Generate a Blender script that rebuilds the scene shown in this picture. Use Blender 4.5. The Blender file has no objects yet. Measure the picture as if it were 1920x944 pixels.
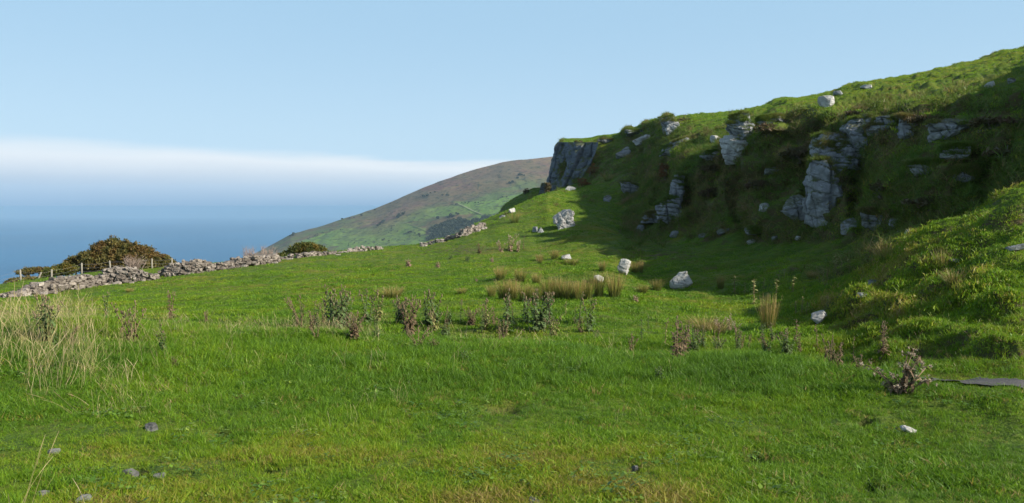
import bpy, math, random
import numpy as np
from mathutils import Vector, Matrix
from mathutils.bvhtree import BVHTree
R = math.radians
scene = bpy.context.scene
SC = scene.collection

# ------------------------------------------------------------------ camera
W0, H0, FPX, PITCH = 1920.0, 944.0, 1478.0, math.atan2(472 - 384, 1478.0)
cam_d = bpy.data.cameras.new('camera'); cam = bpy.data.objects.new('camera', cam_d); SC.objects.link(cam)
cam_d.sensor_width = 36; cam_d.lens = 36 * FPX / W0; cam_d.clip_start = 0.1; cam_d.clip_end = 200000
cam.location = (0, 0, 0); cam.rotation_euler = (math.pi / 2 - PITCH, 0, 0)
scene.camera = cam

# ------------------------------------------------------------------ sky
SUN_EL, SUN_AZ = R(29), R(114)          # azimuth clockwise from +Y, the view direction
world = bpy.data.worlds.new('World'); scene.world = world; world.use_nodes = True

def ND(nt):
    def n(t, **kw):
        x = nt.nodes.new(t)
        for k, v in kw.items():
            if k.startswith('i_'):
                x.inputs[k[2:].replace('_', ' ')].default_value = v
            else:
                setattr(x, k, v)
        return x
    def math_(op, a, b=None, c=None, clamp=False):
        x = nt.nodes.new('ShaderNodeMath'); x.operation = op; x.use_clamp = clamp
        for i, s in enumerate((a, b, c)):
            if s is None: continue
            if hasattr(s, 'links'): nt.links.new(s, x.inputs[i])
            else: x.inputs[i].default_value = s
        return x.outputs[0]
    def rng(v, a, b, lo=0.0, hi=1.0, smooth=True):
        x = nt.nodes.new('ShaderNodeMapRange'); x.interpolation_type = 'SMOOTHSTEP' if smooth else 'LINEAR'
        nt.links.new(v, x.inputs[0])
        for i, q in enumerate((a, b, lo, hi)):
            if hasattr(q, 'links'): nt.links.new(q, x.inputs[1 + i])
            else: x.inputs[1 + i].default_value = q
        return x.outputs[0]
    def mix(f, a, b, blend='MIX'):
        x = nt.nodes.new('ShaderNodeMix'); x.data_type = 'RGBA'; x.blend_type = blend
        for s, q in ((x.inputs[0], f), (x.inputs[6], a), (x.inputs[7], b)):
            if hasattr(q, 'links'): nt.links.new(q, s)
            elif isinstance(q, tuple): s.default_value = (*q, 1) if len(q) == 3 else q
            else: s.default_value = q
        return x.outputs[2]
    def noise(scale, detail=4, rough=.55, vec=None, dist=0.0):
        x = nt.nodes.new('ShaderNodeTexNoise'); x.inputs['Scale'].default_value = scale
        x.inputs['Detail'].default_value = detail; x.inputs['Roughness'].default_value = rough
        x.inputs['Distortion'].default_value = dist
        if vec is not None: nt.links.new(vec, x.inputs['Vector'])
        return x.outputs[0]
    return n, math_, rng, mix, noise

def build_world():
    nt = world.node_tree; nt.nodes.clear(); L = nt.links.new
    n, M, RG, MX, NO = ND(nt)
    out = n('ShaderNodeOutputWorld'); bg = n('ShaderNodeBackground'); L(bg.outputs[0], out.inputs[0])
    sky = n('ShaderNodeTexSky', sky_type='NISHITA', sun_disc=False, sun_elevation=SUN_EL, sun_rotation=SUN_AZ)
    sky.air_density = 1.0; sky.dust_density = 1.0; sky.ozone_density = 1.0
    bg.inputs[1].default_value = 0.12
    tc = n('ShaderNodeTexCoord'); sx = n('ShaderNodeSeparateXYZ'); L(tc.outputs['Generated'], sx.inputs[0])
    x, y, z = sx.outputs
    az = M('ARCTAN2', x, y)
    hl = M('SQRT', M('ADD', M('MULTIPLY', x, x), M('MULTIPLY', y, y)))
    el = M('DIVIDE', z, M('MAXIMUM', hl, .001))
    # soft top edge of the far bank of sea fog, sloping down towards the right
    mp = n('ShaderNodeMapping'); L(tc.outputs['Generated'], mp.inputs[0]); mp.inputs['Scale'].default_value = (4, 4, 40)
    wob = M('MULTIPLY', M('SUBTRACT', NO(1.0, 3, .5, mp.outputs[0]), .5), .028)
    edge = M('ADD', M('ADD', M('MULTIPLY', az, -.028), .0525), wob)
    mp2 = n('ShaderNodeMapping'); L(tc.outputs['Generated'], mp2.inputs[0]); mp2.inputs['Scale'].default_value = (3, 3, 14)
    soft = RG(NO(1.0, 2, .5, mp2.outputs[0]), .35, .65, .004, .014)
    inb = RG(M('SUBTRACT', el, edge), soft, M('MULTIPLY', soft, -1.0), 0, 1)
    white = M('MULTIPLY', M('POWER', RG(el, -.002, M('ADD', edge, -.010), 0, 1, False), 1.0), M('ADD', .9, M('MULTIPLY', NO(1.0, 5, .6, mp.outputs[0]), .2)))
    fog = MX(white, (.66, 1.36, 2.45), (5.0, 5.15, 5.3))
    # a pale haze that thins upwards over the whole sky
    pale = RG(el, .22, .75, .90, .0)
    dim = MX(.15, sky.outputs[0], (0, 0, 0)); top = MX(RG(el, .0, .26), (3.05, 4.2, 5.2), (2.25, 3.55, 4.75)); skyc = MX(pale, dim, top)
    col = MX(M('MULTIPLY', inb, RG(az, 1.2, 2.0, .9, 0)), skyc, fog)
    L(col, bg.inputs[0])
build_world()

# ------------------------------------------------------------------ sun, exposure
sl = bpy.data.lights.new('sun', 'SUN'); sun = bpy.data.objects.new('sun', sl); SC.objects.link(sun)
sl.energy = 5.0; sl.angle = R(0.55); sl.color = (1.0, .93, .82)
SUNV = Vector((math.sin(SUN_AZ) * math.cos(SUN_EL), math.cos(SUN_AZ) * math.cos(SUN_EL), math.sin(SUN_EL)))
sun.rotation_euler = SUNV.to_track_quat('Z', 'Y').to_euler(); sun.location = SUNV * 60
vs = scene.view_settings; vs.view_transform = 'Standard'; vs.look = 'None'; vs.gamma = 1; vs.exposure = 0.60; vs.use_curve_mapping = False
scene.cycles.use_denoising = True
scene.cycles.max_bounces = 7; scene.cycles.diffuse_bounces = 4; scene.cycles.glossy_bounces = 2
scene.cycles.transmission_bounces = 2; scene.cycles.volume_bounces = 3; scene.cycles.transparent_max_bounces = 4

# ------------------------------------------------------------------ numpy helpers
def _hash(ix, iy, iz, seed):
    h = (ix.astype(np.int64) * 374761393 + iy.astype(np.int64) * 668265263 + iz.astype(np.int64) * 2147483647 + seed * 974634777) & 0xffffffff
    h = ((h ^ (h >> 13)) * 1274126177) & 0xffffffff
    h = ((h ^ (h >> 16)) * 2246822519) & 0xffffffff
    return ((h ^ (h >> 15)) & 0xffffff) / float(0xffffff)
def vnoise(P, scale, seed=0):
    Q = np.asarray(P, float) * scale; I = np.floor(Q).astype(np.int64); F = Q - I; F = F * F * F * (F * (F * 6 - 15) + 10)
    o = 0
    for dx in (0, 1):
        wx = F[..., 0] if dx else 1 - F[..., 0]
        for dy in (0, 1):
            wy = F[..., 1] if dy else 1 - F[..., 1]
            for dz in (0, 1):
                wz = F[..., 2] if dz else 1 - F[..., 2]
                o = o + wx * wy * wz * _hash(I[..., 0] + dx, I[..., 1] + dy, I[..., 2] + dz, seed)
    return o * 2 - 1
def fbm(P, scale, octaves=4, seed=0, gain=.5):
    a, s, o, t = 1.0, scale, 0, 0
    for k in range(octaves):
        o = o + a * vnoise(P, s, seed + k * 17); t += a; a *= gain; s *= 2.03
    return o / t
def sstep(x, a, b):
    t = np.clip((x - a) / (b - a), 0, 1); return t * t * (3 - 2 * t)

CP, SP = math.cos(PITCH), math.sin(PITCH)
def ray(u, v):
    x = (np.asarray(u, float) - W0 / 2) / FPX; zc = -(np.asarray(v, float) - H0 / 2) / FPX
    return np.stack([x + 0 * zc, CP + zc * SP + 0 * x, -SP + zc * CP + 0 * x], -1)
def project(P):
    P = np.asarray(P, float); dep = P[..., 1] * CP - P[..., 2] * SP; up = P[..., 1] * SP + P[..., 2] * CP
    dep = np.where(dep < 1e-3, 1e-3, dep)
    return W0 / 2 + FPX * P[..., 0] / dep, H0 / 2 - FPX * up / dep, dep

def mesh_np(name, V, F, mat=None, smooth=True):
    me = bpy.data.meshes.new(name)
    V = np.asarray(V, np.float32); F = np.asarray(F, np.int32)
    me.vertices.add(len(V)); me.vertices.foreach_set('co', V.ravel())
    k = F.shape[1]; me.loops.add(F.size); me.loops.foreach_set('vertex_index', F.ravel())
    me.polygons.add(len(F)); me.polygons.foreach_set('loop_start', np.arange(0, F.size, k, dtype=np.int32))
    me.polygons.foreach_set('loop_total', np.full(len(F), k, np.int32))
    me.update(calc_edges=True)
    me.polygons.foreach_set('use_smooth', np.full(len(F), smooth, bool))
    if mat is not None: me.materials.append(mat)
    return me
def vattr(me, name, arr):
    a = me.attributes.new(name, 'FLOAT', 'POINT'); a.data.foreach_set('value', np.asarray(arr, np.float32).ravel())
def link(name, data, parent=None, label=None, cat=None, group=None, kind=None):
    o = bpy.data.objects.new(name, data); SC.objects.link(o)
    if parent is not None: o.parent = parent
    if label: o['label'] = label
    if cat: o['category'] = cat
    if group: o['group'] = group
    if kind: o['kind'] = kind
    return o

class MB:                      # mesh builder of mixed tris and quads
    def __init__(s): s.v = []; s.f = []; s.a = []
    def add(s, v, f, a=None):
        b = len(s.v); s.v.extend([tuple(q) for q in v]); s.f.extend([tuple(b + i for i in q) for q in f])
        s.a.extend(a if a is not None else [0.0] * len(v))
    def tube(s, pts, rad, n=5, a=0.0):
        pts = [Vector(p) for p in pts]; b = len(s.v)
        if not hasattr(rad, '__len__'): rad = [rad] * len(pts)
        for i, p in enumerate(pts):
            d = (pts[min(i + 1, len(pts) - 1)] - pts[max(i - 1, 0)]).normalized()
            e1 = d.cross(Vector((.31, .2, .93))).normalized(); e2 = d.cross(e1)
            for k in range(n):
                t = 2 * math.pi * k / n
                s.v.append(tuple(p + (e1 * math.cos(t) + e2 * math.sin(t)) * rad[i])); s.a.append(a)
        for i in range(len(pts) - 1):
            for k in range(n):
                k2 = (k + 1) % n
                s.f.append((b + i * n + k, b + i * n + k2, b + (i + 1) * n + k2, b + (i + 1) * n + k))
        s.f.append(tuple(b + k for k in range(n))[::-1]); s.f.append(tuple(b + (len(pts) - 1) * n + k for k in range(n)))
    def mesh(s, name, mat, smooth=True, attr=None):
        me = bpy.data.meshes.new(name); me.from_pydata(s.v, [], s.f); me.update()
        if smooth: me.polygons.foreach_set('use_smooth', [True] * len(me.polygons))
        me.materials.append(mat)
        if attr: vattr(me, attr, s.a)
        return me
# ------------------------------------------------------------------ materials of the ground
def new_mat(name):
    m = bpy.data.materials.new(name); m.use_nodes = True; nt = m.node_tree; nt.nodes.clear()
    out = nt.nodes.new('ShaderNodeOutputMaterial'); b = nt.nodes.new('ShaderNodeBsdfPrincipled')
    nt.links.new(b.outputs[0], out.inputs[0]); b.inputs['Roughness'].default_value = .85; b.inputs['Specular IOR Level'].default_value = .2
    return m, nt, b, out
def bump(nt, b, h, strength, dist):
    x = nt.nodes.new('ShaderNodeBump'); x.inputs['Strength'].default_value = strength; x.inputs['Distance'].default_value = dist
    nt.links.new(h, x.inputs['Height']); nt.links.new(x.outputs[0], b.inputs['Normal']); return x

GR_LUSH, GR_MID, GR_YEL, GR_DRY, GR_BRN = (.070, .130, .010), (.115, .165, .013), (.190, .180, .020), (.24, .19, .07), (.105, .076, .034)
def ground_mat():
    m, nt, b, out = new_mat('turf'); n, M, RG, MX, NO = ND(nt); L = nt.links.new
    g = n('ShaderNodeNewGeometry'); pos = g.outputs['Position']
    sn = n('ShaderNodeSeparateXYZ'); L(g.outputs['Normal'], sn.inputs[0])
    big = NO(.22, 4, .6, pos); mid = NO(1.6, 5, .65, pos); fine = NO(14, 5, .7, pos)
    st = n('ShaderNodeMapping'); L(pos, st.inputs[0]); st.inputs['Scale'].default_value = (1.2, 1.2, 5)
    lay = NO(1.6, 4, .6, st.outputs[0])
    c = MX(RG(mid, .35, .65), GR_LUSH, GR_MID)
    c = MX(M('MULTIPLY', RG(big, .45, .7), .7), c, GR_YEL)
    c = MX(M('MULTIPLY', RG(fine, .55, .75), .45), c, (.16, .14, .05))
    c = MX(M('MULTIPLY', RG(fine, .5, .25), .5), c, (.02, .045, .008))
    at = n('ShaderNodeAttribute', attribute_name='brown')
    steep = RG(M('ADD', sn.outputs[2], M('MULTIPLY', M('SUBTRACT', lay, .5), .5)), .88, .68)
    br = MX(RG(lay, .4, .6), GR_BRN, (.075, .095, .022))
    br = MX(M('MULTIPLY', RG(fine, .5, .7), .5), br, (.14, .10, .045))
    c = MX(M('MULTIPLY', steep, .92), c, br)
    c = MX(M('MULTIPLY', at.outputs['Fac'], RG(mid, .3, .6, .4, 1)), c, (.10, .068, .035))
    L(c, b.inputs['Base Color'])
    h = M('ADD', M('MULTIPLY', fine, .35), M('MULTIPLY', mid, 1.0))
    bump(nt, b, h, .9, .22)
    return m
M_TURF = ground_mat()

# ------------------------------------------------------------------ near terrain
# every column: azimuth (from image column u, or in degrees), then (distance, row v) or (distance, 'z', height) for layers 1..14
Z = 'z'
COLS = [
 (('a', -180), [(4, Z, -1.6), (6.5, Z, -1.6), (12, Z, -1.7), (16, Z, -1.9), (24, Z, -2.2), (34, Z, -2.6), (45, Z, -3), (55, Z, -4), (70, Z, -5), (90, Z, -6), (120, Z, -8), (200, Z, -20), (400, Z, -90), (900, Z, -230)]),
 (('a', -110), [(4, Z, -1.6), (6.5, Z, -1.65), (12, Z, -2.0), (16, Z, -2.8), (24, Z, -4), (34, Z, -5.6), (43, Z, -7), (53, Z, -9), (66, Z, -14), (90, Z, -22), (120, Z, -35), (200, Z, -70), (400, Z, -140), (900, Z, -230)]),
 (('a', -60), [(4, Z, -1.62), (6.5, Z, -1.7), (12, Z, -1.95), (16, Z, -2.9), (24, Z, -4.1), (33, Z, -5.4), (42, Z, -6.6), (52, Z, -8), (64, Z, -13), (90, Z, -22), (120, Z, -35), (200, Z, -70), (400, Z, -140), (900, Z, -230)]),
 (0, [(4, Z, -1.63), (6.5, Z, -1.72), (12, 616), (16, 628), (24, 600), (33, 575), (41, 557), (52, 534), (64, Z, -12), (90, Z, -22), (120, Z, -35), (200, Z, -70), (400, Z, -140), (900, Z, -230)]),
 (130, [(4, Z, -1.63), (6.5, Z, -1.73), (12, 617), (16, 629), (24, 598), (33, 570), (43, 549), (54, 517), (66, Z, -11), (90, Z, -20), (120, Z, -32), (200, Z, -66), (400, Z, -140), (900, Z, -230)]),
 (300, [(4, Z, -1.64), (6.5, Z, -1.75), (12, 622), (16, 634), (24, 590), (34, 550), (46, 520), (60, 503), (72, Z, -9), (90, Z, -16), (120, Z, -28), (200, Z, -62), (400, Z, -140), (900, Z, -230)]),
 (500, [(4, Z, -1.64), (6.5, Z, -1.78), (11.8, 628), (15.5, 640), (22, 588), (35, 530), (50, 492), (60, 486), (74, Z, -7.5), (90, Z, -14), (120, Z, -26), (200, Z, -60), (400, Z, -140), (900, Z, -230)]),
 (620, [(4, Z, -1.65), (6.5, Z, -1.80), (11.5, 634), (15, 645), (21, 590), (35, 522), (54, 477), (64, 476), (78, Z, -7.5), (95, Z, -14), (125, Z, -26), (200, Z, -60), (400, Z, -140), (900, Z, -230)]),
 (700, [(4, Z, -1.65), (6.5, Z, -1.82), (11.2, 640), (14.5, 650), (20, 592), (36, 512), (57, 469), (67, 469), (80, Z, -7), (97, Z, -14), (125, Z, -26), (200, Z, -60), (400, Z, -140), (900, Z, -230)]),
 (790, [(4, Z, -1.65), (6.5, Z, -1.83), (11, 645), (14, 654), (19, 595), (37, 504), (60, 462), (69, 461), (82, Z, -7), (100, Z, -14), (125, Z, -26), (200, Z, -60), (400, Z, -140), (900, Z, -230)]),
 (850, [(4, Z, -1.65), (6.5, Z, -1.83), (10.9, 648), (13.8, 656), (18.5, 597), (38, 498), (62, 445), (70, 443), (84, Z, -6), (102, Z, -12), (125, Z, -24), (200, Z, -60), (400, Z, -140), (900, Z, -230)]),
 (910, [(4, Z, -1.65), (6.5, Z, -1.84), (10.7, 650), (13.6, 658), (18.2, 598), (40, 490), (66, 418), (73, 414), (88, Z, -5.5), (112, Z, -7), (128, Z, -15), (200, Z, -60), (400, Z, -140), (900, Z, -230)]),
 (940, [(4, Z, -1.65), (6.5, Z, -1.84), (10.6, 652), (13.4, 660), (18.1, 599), (41, 486), (68, 403), (75, 400), (90, Z, -5), (123, 388), (130, Z, -10), (200, Z, -60), (400, Z, -140), (900, Z, -230)]),
 (970, [(4, Z, -1.65), (6.5, Z, -1.84), (10.5, 654), (13.4, 661), (18, 600), (42, 482), (71, 389), (78, 386), (93, Z, -4.5), (124, 369), (138, Z, -7), (200, Z, -60), (400, Z, -140), (900, Z, -230)]),
 (1000, [(4, Z, -1.65), (6.5, Z, -1.84), (10.4, 656), (13.4, 663), (18, 601), (42, 480), (73, 376), (81, 373), (95, Z, -4), (124, 352), (140, Z, -5), (200, Z, -60), (400, Z, -140), (900, Z, -230)]),
 (1026, [(4, Z, -1.65), (6.5, Z, -1.84), (10.4, 658), (13.3, 665), (17.9, 602), (42, 478), (70, 372), (82, 362), (96, Z, -2.5), (120, 354), (138, Z, -4), (200, Z, -50), (400, Z, -140), (900, Z, -230)]),
 (1048, [(4, Z, -1.65), (6.5, Z, -1.84), (10.4, 659), (13.3, 666), (17.8, 603), (42, 474), (64, 392), (84, 360), (97, 355), (108, 352), (113, 268), (150, 272), (400, Z, -60), (900, Z, -230)]),
 (1110, [(4, Z, -1.65), (6.5, Z, -1.83), (10.3, 664), (13.1, 671), (17.5, 607), (38, 484), (55, 420), (70, 386), (86, 358), (99, 338), (112, 266), (150, 268), (400, Z, -60), (900, Z, -230)]),
 (1165, [(4, Z, -1.65), (6.5, Z, -1.83), (10.1, 670), (13, 677), (17.2, 612), (33, 508), (48, 450), (64, 413), (79, 372), (97, 303), (112, 257), (150, 258), (400, Z, -60), (900, Z, -230)]),
 (1200, [(4, Z, -1.65), (6.5, Z, -1.83), (10, 675), (12.9, 682), (17, 616), (30, 528), (42, 476), (54, 447), (68, 393), (88, 325), (109, 243), (150, 246), (400, Z, -60), (900, Z, -230)]),
 (1250, [(4, Z, -1.65), (6.5, Z, -1.83), (9.8, 678), (12.6, 685), (16.7, 622), (29, 538), (38, 485), (46, 462), (57, 396), (76, 300), (103, 230), (150, 234), (400, Z, -60), (900, Z, -230)]),
 (1300, [(4, Z, -1.65), (6.5, Z, -1.82), (9.6, 680), (12.4, 688), (16.4, 628), (28, 545), (36, 490), (43, 463), (50, 385), (59, 285), (92, 226), (150, 230), (400, Z, -60), (900, Z, -230)]),
 (1400, [(4, Z, -1.65), (6.5, Z, -1.82), (9.2, 686), (12, 696), (15.8, 638), (26, 560), (34, 498), (40, 462), (45.5, 370), (51, 245), (84, 213), (130, 220), (400, Z, -50), (900, Z, -230)]),
 (1450, [(4, Z, -1.65), (6.5, Z, -1.82), (9.0, 690), (11.7, 699), (15.4, 642), (24, 566), (32, 500), (38, 460), (43, 355), (48, 222), (82, 200), (130, 208), (400, Z, -50), (900, Z, -230)]),
 (1550, [(4, Z, -1.65), (6.5, Z, -1.81), (8.7, 700), (11.1, 706), (14.2, 651), (19.2, 592), (29, 505), (35, 457), (39.5, 330), (44.5, 205), (84, 178), (130, 190), (400, Z, -40), (900, Z, -230)]),
 (1620, [(4, Z, -1.65), (6.5, Z, -1.80), (8.5, 707), (10.6, 712), (13.1, 656), (16.8, 599), (26.3, 498), (32.5, 454), (36.5, 325), (41.5, 205), (84, 162), (130, 172), (400, Z, -40), (900, Z, -230)]),
 (1680, [(4, Z, -1.65), (6.5, Z, -1.79), (8.4, 714), (10.2, 713), (12.2, 660), (15.3, 602), (24.2, 458), (30, 452), (33.5, 322), (38.5, 202), (84, 151), (130, 162), (400, Z, -40), (900, Z, -230)]),
 (1720, [(4, Z, -1.65), (6.5, Z, -1.79), (8.3, 718), (10, 713), (11.8, 660), (14.5, 603), (23, 432), (28.5, 452), (32, 320), (37.5, 199), (84, 143), (130, 154), (400, Z, -40), (900, Z, -230)]),
 (1800, [(4, Z, -1.65), (6.5, Z, -1.78), (8.1, 725), (9.8, 714), (11.4, 658), (13.6, 602), (22.5, 413), (27, 445), (30.5, 312), (36, 190), (84, 127), (130, 140), (400, Z, -40), (900, Z, -230)]),
 (1860, [(4, Z, -1.65), (6.5, Z, -1.76), (8.0, 731), (9.7, 715), (11.1, 654), (13.1, 600), (22, 392), (26, 432), (29.5, 305), (35, 181), (84, 113), (130, 126), (400, Z, -40), (900, Z, -230)]),
 (1920, [(4, Z, -1.65), (6.5, Z, -1.74), (7.8, 738), (9.6, 717), (10.9, 650), (12.8, 598), (21.5, 368), (25, 420), (28.5, 295), (34.5, 170), (84, 94), (130, 108), (400, Z, -40), (900, Z, -230)]),
 (('a', 38), [(4, Z, -1.65), (6.5, Z, -1.72), (7.6, Z, -1.78), (9.4, Z, -2.0), (11, Z, -1.9), (13, Z, -1.65), (20, Z, -.2), (24, Z, -.6), (27.5, Z, 2.6), (32, Z, 6.3), (82, Z, 15), (130, Z, 22), (400, Z, -40), (900, Z, -230)]),
 (('a', 46), [(4, Z, -1.65), (6.5, Z, -1.7), (7.6, Z, -1.75), (9.4, Z, -1.95), (11, Z, -1.8), (13, Z, -1.4), (19, Z, .2), (23, Z, .6), (26.5, Z, 3.6), (31, Z, 7.4), (80, Z, 14), (130, Z, 20), (400, Z, -40), (900, Z, -230)]),
 (('a', 60), [(4, Z, -1.65), (6.5, Z, -1.7), (7.6, Z, -1.72), (9.4, Z, -1.85), (12, Z, -1.6), (15, Z, -.9), (19, Z, .6), (22, Z, 2.0), (25.5, Z, 4.2), (30, Z, 7.6), (70, Z, 12), (130, Z, 16), (400, Z, -40), (900, Z, -230)]),
 (('a', 76), [(4, Z, -1.65), (6.5, Z, -1.66), (7.6, Z, -1.7), (9.4, Z, -1.75), (12, Z, -1.6), (15, Z, -1.2), (19, Z, -.2), (23, Z, 1.4), (27, Z, 3.2), (33, Z, 4.6), (60, Z, 6), (130, Z, 8), (400, Z, -40), (900, Z, -230)]),
 (('a', 100), [(4, Z, -1.65), (6.5, Z, -1.65), (7.6, Z, -1.66), (9.4, Z, -1.7), (12, Z, -1.6), (15, Z, -1.4), (19, Z, -1.2), (23, Z, -.8), (27, Z, -.3), (33, Z, 0), (55, Z, 1), (130, Z, 2), (400, Z, -40), (900, Z, -230)]),
 (('a', 180), [(4, Z, -1.6), (6.5, Z, -1.6), (12, Z, -1.7), (16, Z, -1.9), (24, Z, -2.2), (34, Z, -2.6), (45, Z, -3), (55, Z, -4), (70, Z, -5), (90, Z, -6), (120, Z, -8), (200, Z, -20), (400, Z, -90), (900, Z, -230)]),
]
SCULPT = [(1590, 262, 16, 42, -2.6), (1520, 372, 14, 40, -2.0), (1618, 350, 22, 75, -2.2), (1470, 292, 58, 44, 1.6), (1556, 318, 30, 36, 1.4), (1545, 385, 22, 30, 1.0), (1735, 340, 85, 62, 1.5),
 (1700, 268, 40, 24, -.9), (1335, 345, 55, 40, 1.3), (1400, 385, 26, 60, -1.6), (1290, 275, 60, 18, -1.8), (1230, 335, 34, 20, -1.2), (1190, 352, 30, 10, .8), (1490, 388, 34, 22, 1.2), (1400, 262, 26, 28, -1.3),
 (1262, 400, 14, 50, 1.0), (1238, 380, 10, 40, -1.2), (1300, 400, 24, 50, -.9), (1430, 410, 30, 26, .9), (1860, 270, 60, 30, 1.0), (1800, 215, 60, 16, -1.0), (1500, 232, 90, 12, -1.2), (1660, 225, 60, 14, -1.2), (1850, 340, 30, 50, -1.0),
 (1650, 405, 26, 30, .8), (1440, 250, 60, 9, 1.0), (1080, 398, 34, 8, .8), (1340, 430, 60, 12, .6), (1345, 292, 46, 18, 2.2)]
NSEG = [14, 36, 44, 26, 44, 84, 70, 60, 84, 90, 64, 16, 10, 8]
def build_terrain():
    AZ, D, ZZ = [], [], []
    for key, pts in COLS:
        a0 = None
        ds, zs = [0.3], [-1.6]
        for p in pts:
            if p[1] == 'z': ds.append(p[0]); zs.append(p[2])
            else:
                r = ray(key, p[1]); h = math.hypot(r[0], r[1]); ds.append(p[0]); zs.append(r[2] / h * p[0])
        az = math.radians(key[1]) if isinstance(key, tuple) else math.atan2((key - 960) / FPX, CP)
        AZ.append(az); D.append(ds); ZZ.append(zs)
    AZ = np.array(AZ); D = np.array(D); ZZ = np.array(ZZ)
    inn = np.linspace(R(-37), R(37), 900)
    az = np.concatenate([np.linspace(-math.pi, R(-37), 70)[:-1], inn, np.linspace(R(37), math.pi, 110)[1:]])
    K = D.shape[1]
    def smooth_interp(col):
        # linear interpolation in azimuth, then a light blur
        y = np.interp(az, AZ, col); k = np.array([1, 2, 3, 2, 1.]); k /= k.sum()
        for _ in range(2):
            yp = np.concatenate([y[:2][::-1], y, y[-2:][::-1]]); y = np.convolve(yp, k, 'valid')
        return y
    Dk = np.stack([smooth_interp(D[:, k]) for k in range(K)], 1); Zk = np.stack([smooth_interp(ZZ[:, k]) for k in range(K)], 1)
    # monotone-cubic slopes at layers
    h = np.diff(Dk, axis=1); s = np.diff(Zk, axis=1) / h
    m = np.zeros_like(Zk); m[:, 0] = s[:, 0]; m[:, -1] = s[:, -1]
    s0, s1, h0, h1 = s[:, :-1], s[:, 1:], h[:, :-1], h[:, 1:]
    w1, w2 = 2 * h1 + h0, h1 + 2 * h0
    with np.errstate(all='ignore'):
        hm = (w1 + w2) / (w1 / s0 + w2 / s1)
    m[:, 1:-1] = np.where(s0 * s1 > 0, hm, 0)
    m[:, 10] = np.clip(m[:, 10], None, np.maximum(s[:, 10] * 1.05, .02)); m[:, 7] = np.clip(m[:, 7], -.1, .12)
    rowsD, rowsZ = [], []
    for k in range(K - 1):
        nseg = NSEG[k]; t = np.arange(nseg) / nseg
        if k == K - 2: t = np.arange(nseg + 1) / nseg
        for tt in t:
            hh = h[:, k]
            rowsD.append(Dk[:, k] + tt * hh)
            rowsZ.append((1 + 2 * tt) * (1 - tt) ** 2 * Zk[:, k] + tt * (1 - tt) ** 2 * hh * m[:, k] + tt * tt * (3 - 2 * tt) * Zk[:, k + 1] + tt * tt * (tt - 1) * hh * m[:, k + 1])
    DD = np.array(rowsD); ZD = np.array(rowsZ)           # rows x cols
    A = az[None, :]
    P = np.stack([DD * np.sin(A), DD * np.cos(A), ZD], -1)
    def normals(P):
        a = np.gradient(P, axis=0); b = np.gradient(P, axis=1); N = np.cross(b, a); N /= np.linalg.norm(N, axis=-1, keepdims=True) + 1e-12
        return N * np.where(N[..., 2:3] < 0, -1, 1)
    N = normals(P); steep = sstep(1 - N[..., 2], .12, .42); d = DD
    U, V, dep = project(P)
    far = sstep(d, 9, 22)
    hill = sstep(U, 1050, 1300) * sstep(d, 25, 36) * (1 - sstep(d, 140, 200))
    rough = .05 * sstep(d, 5, 14) + .10 * far
    rightm = sstep(U, 1450, 1650) * sstep(d, 10.5, 12) * (1 - sstep(d, 130, 200))
    leftf = 1 - sstep(U, 900, 1200)
    # hummocks and terracettes
    Ps = P * np.array([1, 1.5, .0])
    hum = fbm(P * [1, 1, 0], .9, 4, 3, .55)
    terr = fbm(P * [.35, 1.3, 0] + [0, 0, 7.3], 1.1, 3, 11)
    dz = rough * (.7 * hum + 1.35 * terr) * (1 - .3 * leftf * far) + .018 * fbm(P * [1, 1, 0], 4.0, 3, 5)
    dz += rightm * (.20 * fbm(P * [.55, 1, 0], .9, 4, 23) + .25 * terr * sstep(d, 11, 13.5) * (1 - .5 * sstep(d, 30, 40)) + .14 * fbm(P * [1, 1, 0], 2.2, 3, 24))
    bigh = fbm(P * [1, 1, .6], .12, 3, 31)
    hillm = sstep(U, 1000, 1200) * sstep(d, 30, 45) * (1 - sstep(d, 140, 200))
    dz += hillm * (1 - steep) * (.35 * fbm(P * [1, 1, .5], .16, 3, 43) * sstep(d, 60, 90) + .28 * fbm(P * [1, 1, .5], .33, 4, 41) + .1 * hum)
    for cu, cv, ru, rv, hh in ((1600, 588, 62, 11, .38), (1130, 603, 60, 6, .20), (1330, 612, 60, 7, .15), (1760, 625, 90, 8, .22), (1870, 655, 60, 7, .16), (1500, 515, 60, 6, .25), (1700, 590, 50, 7, .25), (1880, 575, 60, 9, .25), (1270, 560, 80, 5, .12), (600, 640, 140, 10, .10), (150, 625, 120, 10, .12), (1000, 660, 150, 9, .08)):
        dz += hh * np.exp(-(((U - cu) / ru) ** 2 + ((V - cv) / rv) ** 2)) * (d < 60) * (d > 7)
    for cu, cv, ru, rv, hh in ((1180, 254, 12, 7, 1.0), (1230, 238, 22, 6, .8), (1252, 230, 10, 6, 1.0), (1138, 263, 16, 5, .6), (1600, 168, 30, 6, .4), (1880, 104, 26, 7, .4), (1470, 196, 24, 5, .5)):
        dz += hh * np.exp(-(((U - cu) / ru) ** 2 + ((V - cv) / rv) ** 2)) * (d > 70) * (d < 130)
    dz += .10 * fbm(P * [1, 1, 0], .45, 3, 206) * sstep(d, 7, 9.5) * (1 - sstep(d, 14, 20)) * (U < 1650)
    P2 = P.copy(); P2[..., 2] += dz
    # scarp relief along the normal: buttresses, ledges
    ridg = 1 - np.abs(fbm(P * [1, 1, .35], .28, 4, 51)) * 2
    amp = steep * hillm * (1 - sstep(d, 60, 110) * .4)
    led = fbm(P * [.3, .3, 1.6], .9, 4, 61)
    off = amp * (1.25 * (ridg - .45) + .6 * led + .5 * fbm(P, 1.3, 4, 71))
    off = off * sstep(d, 24, 28)
    P2 += N * off[..., None]
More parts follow.
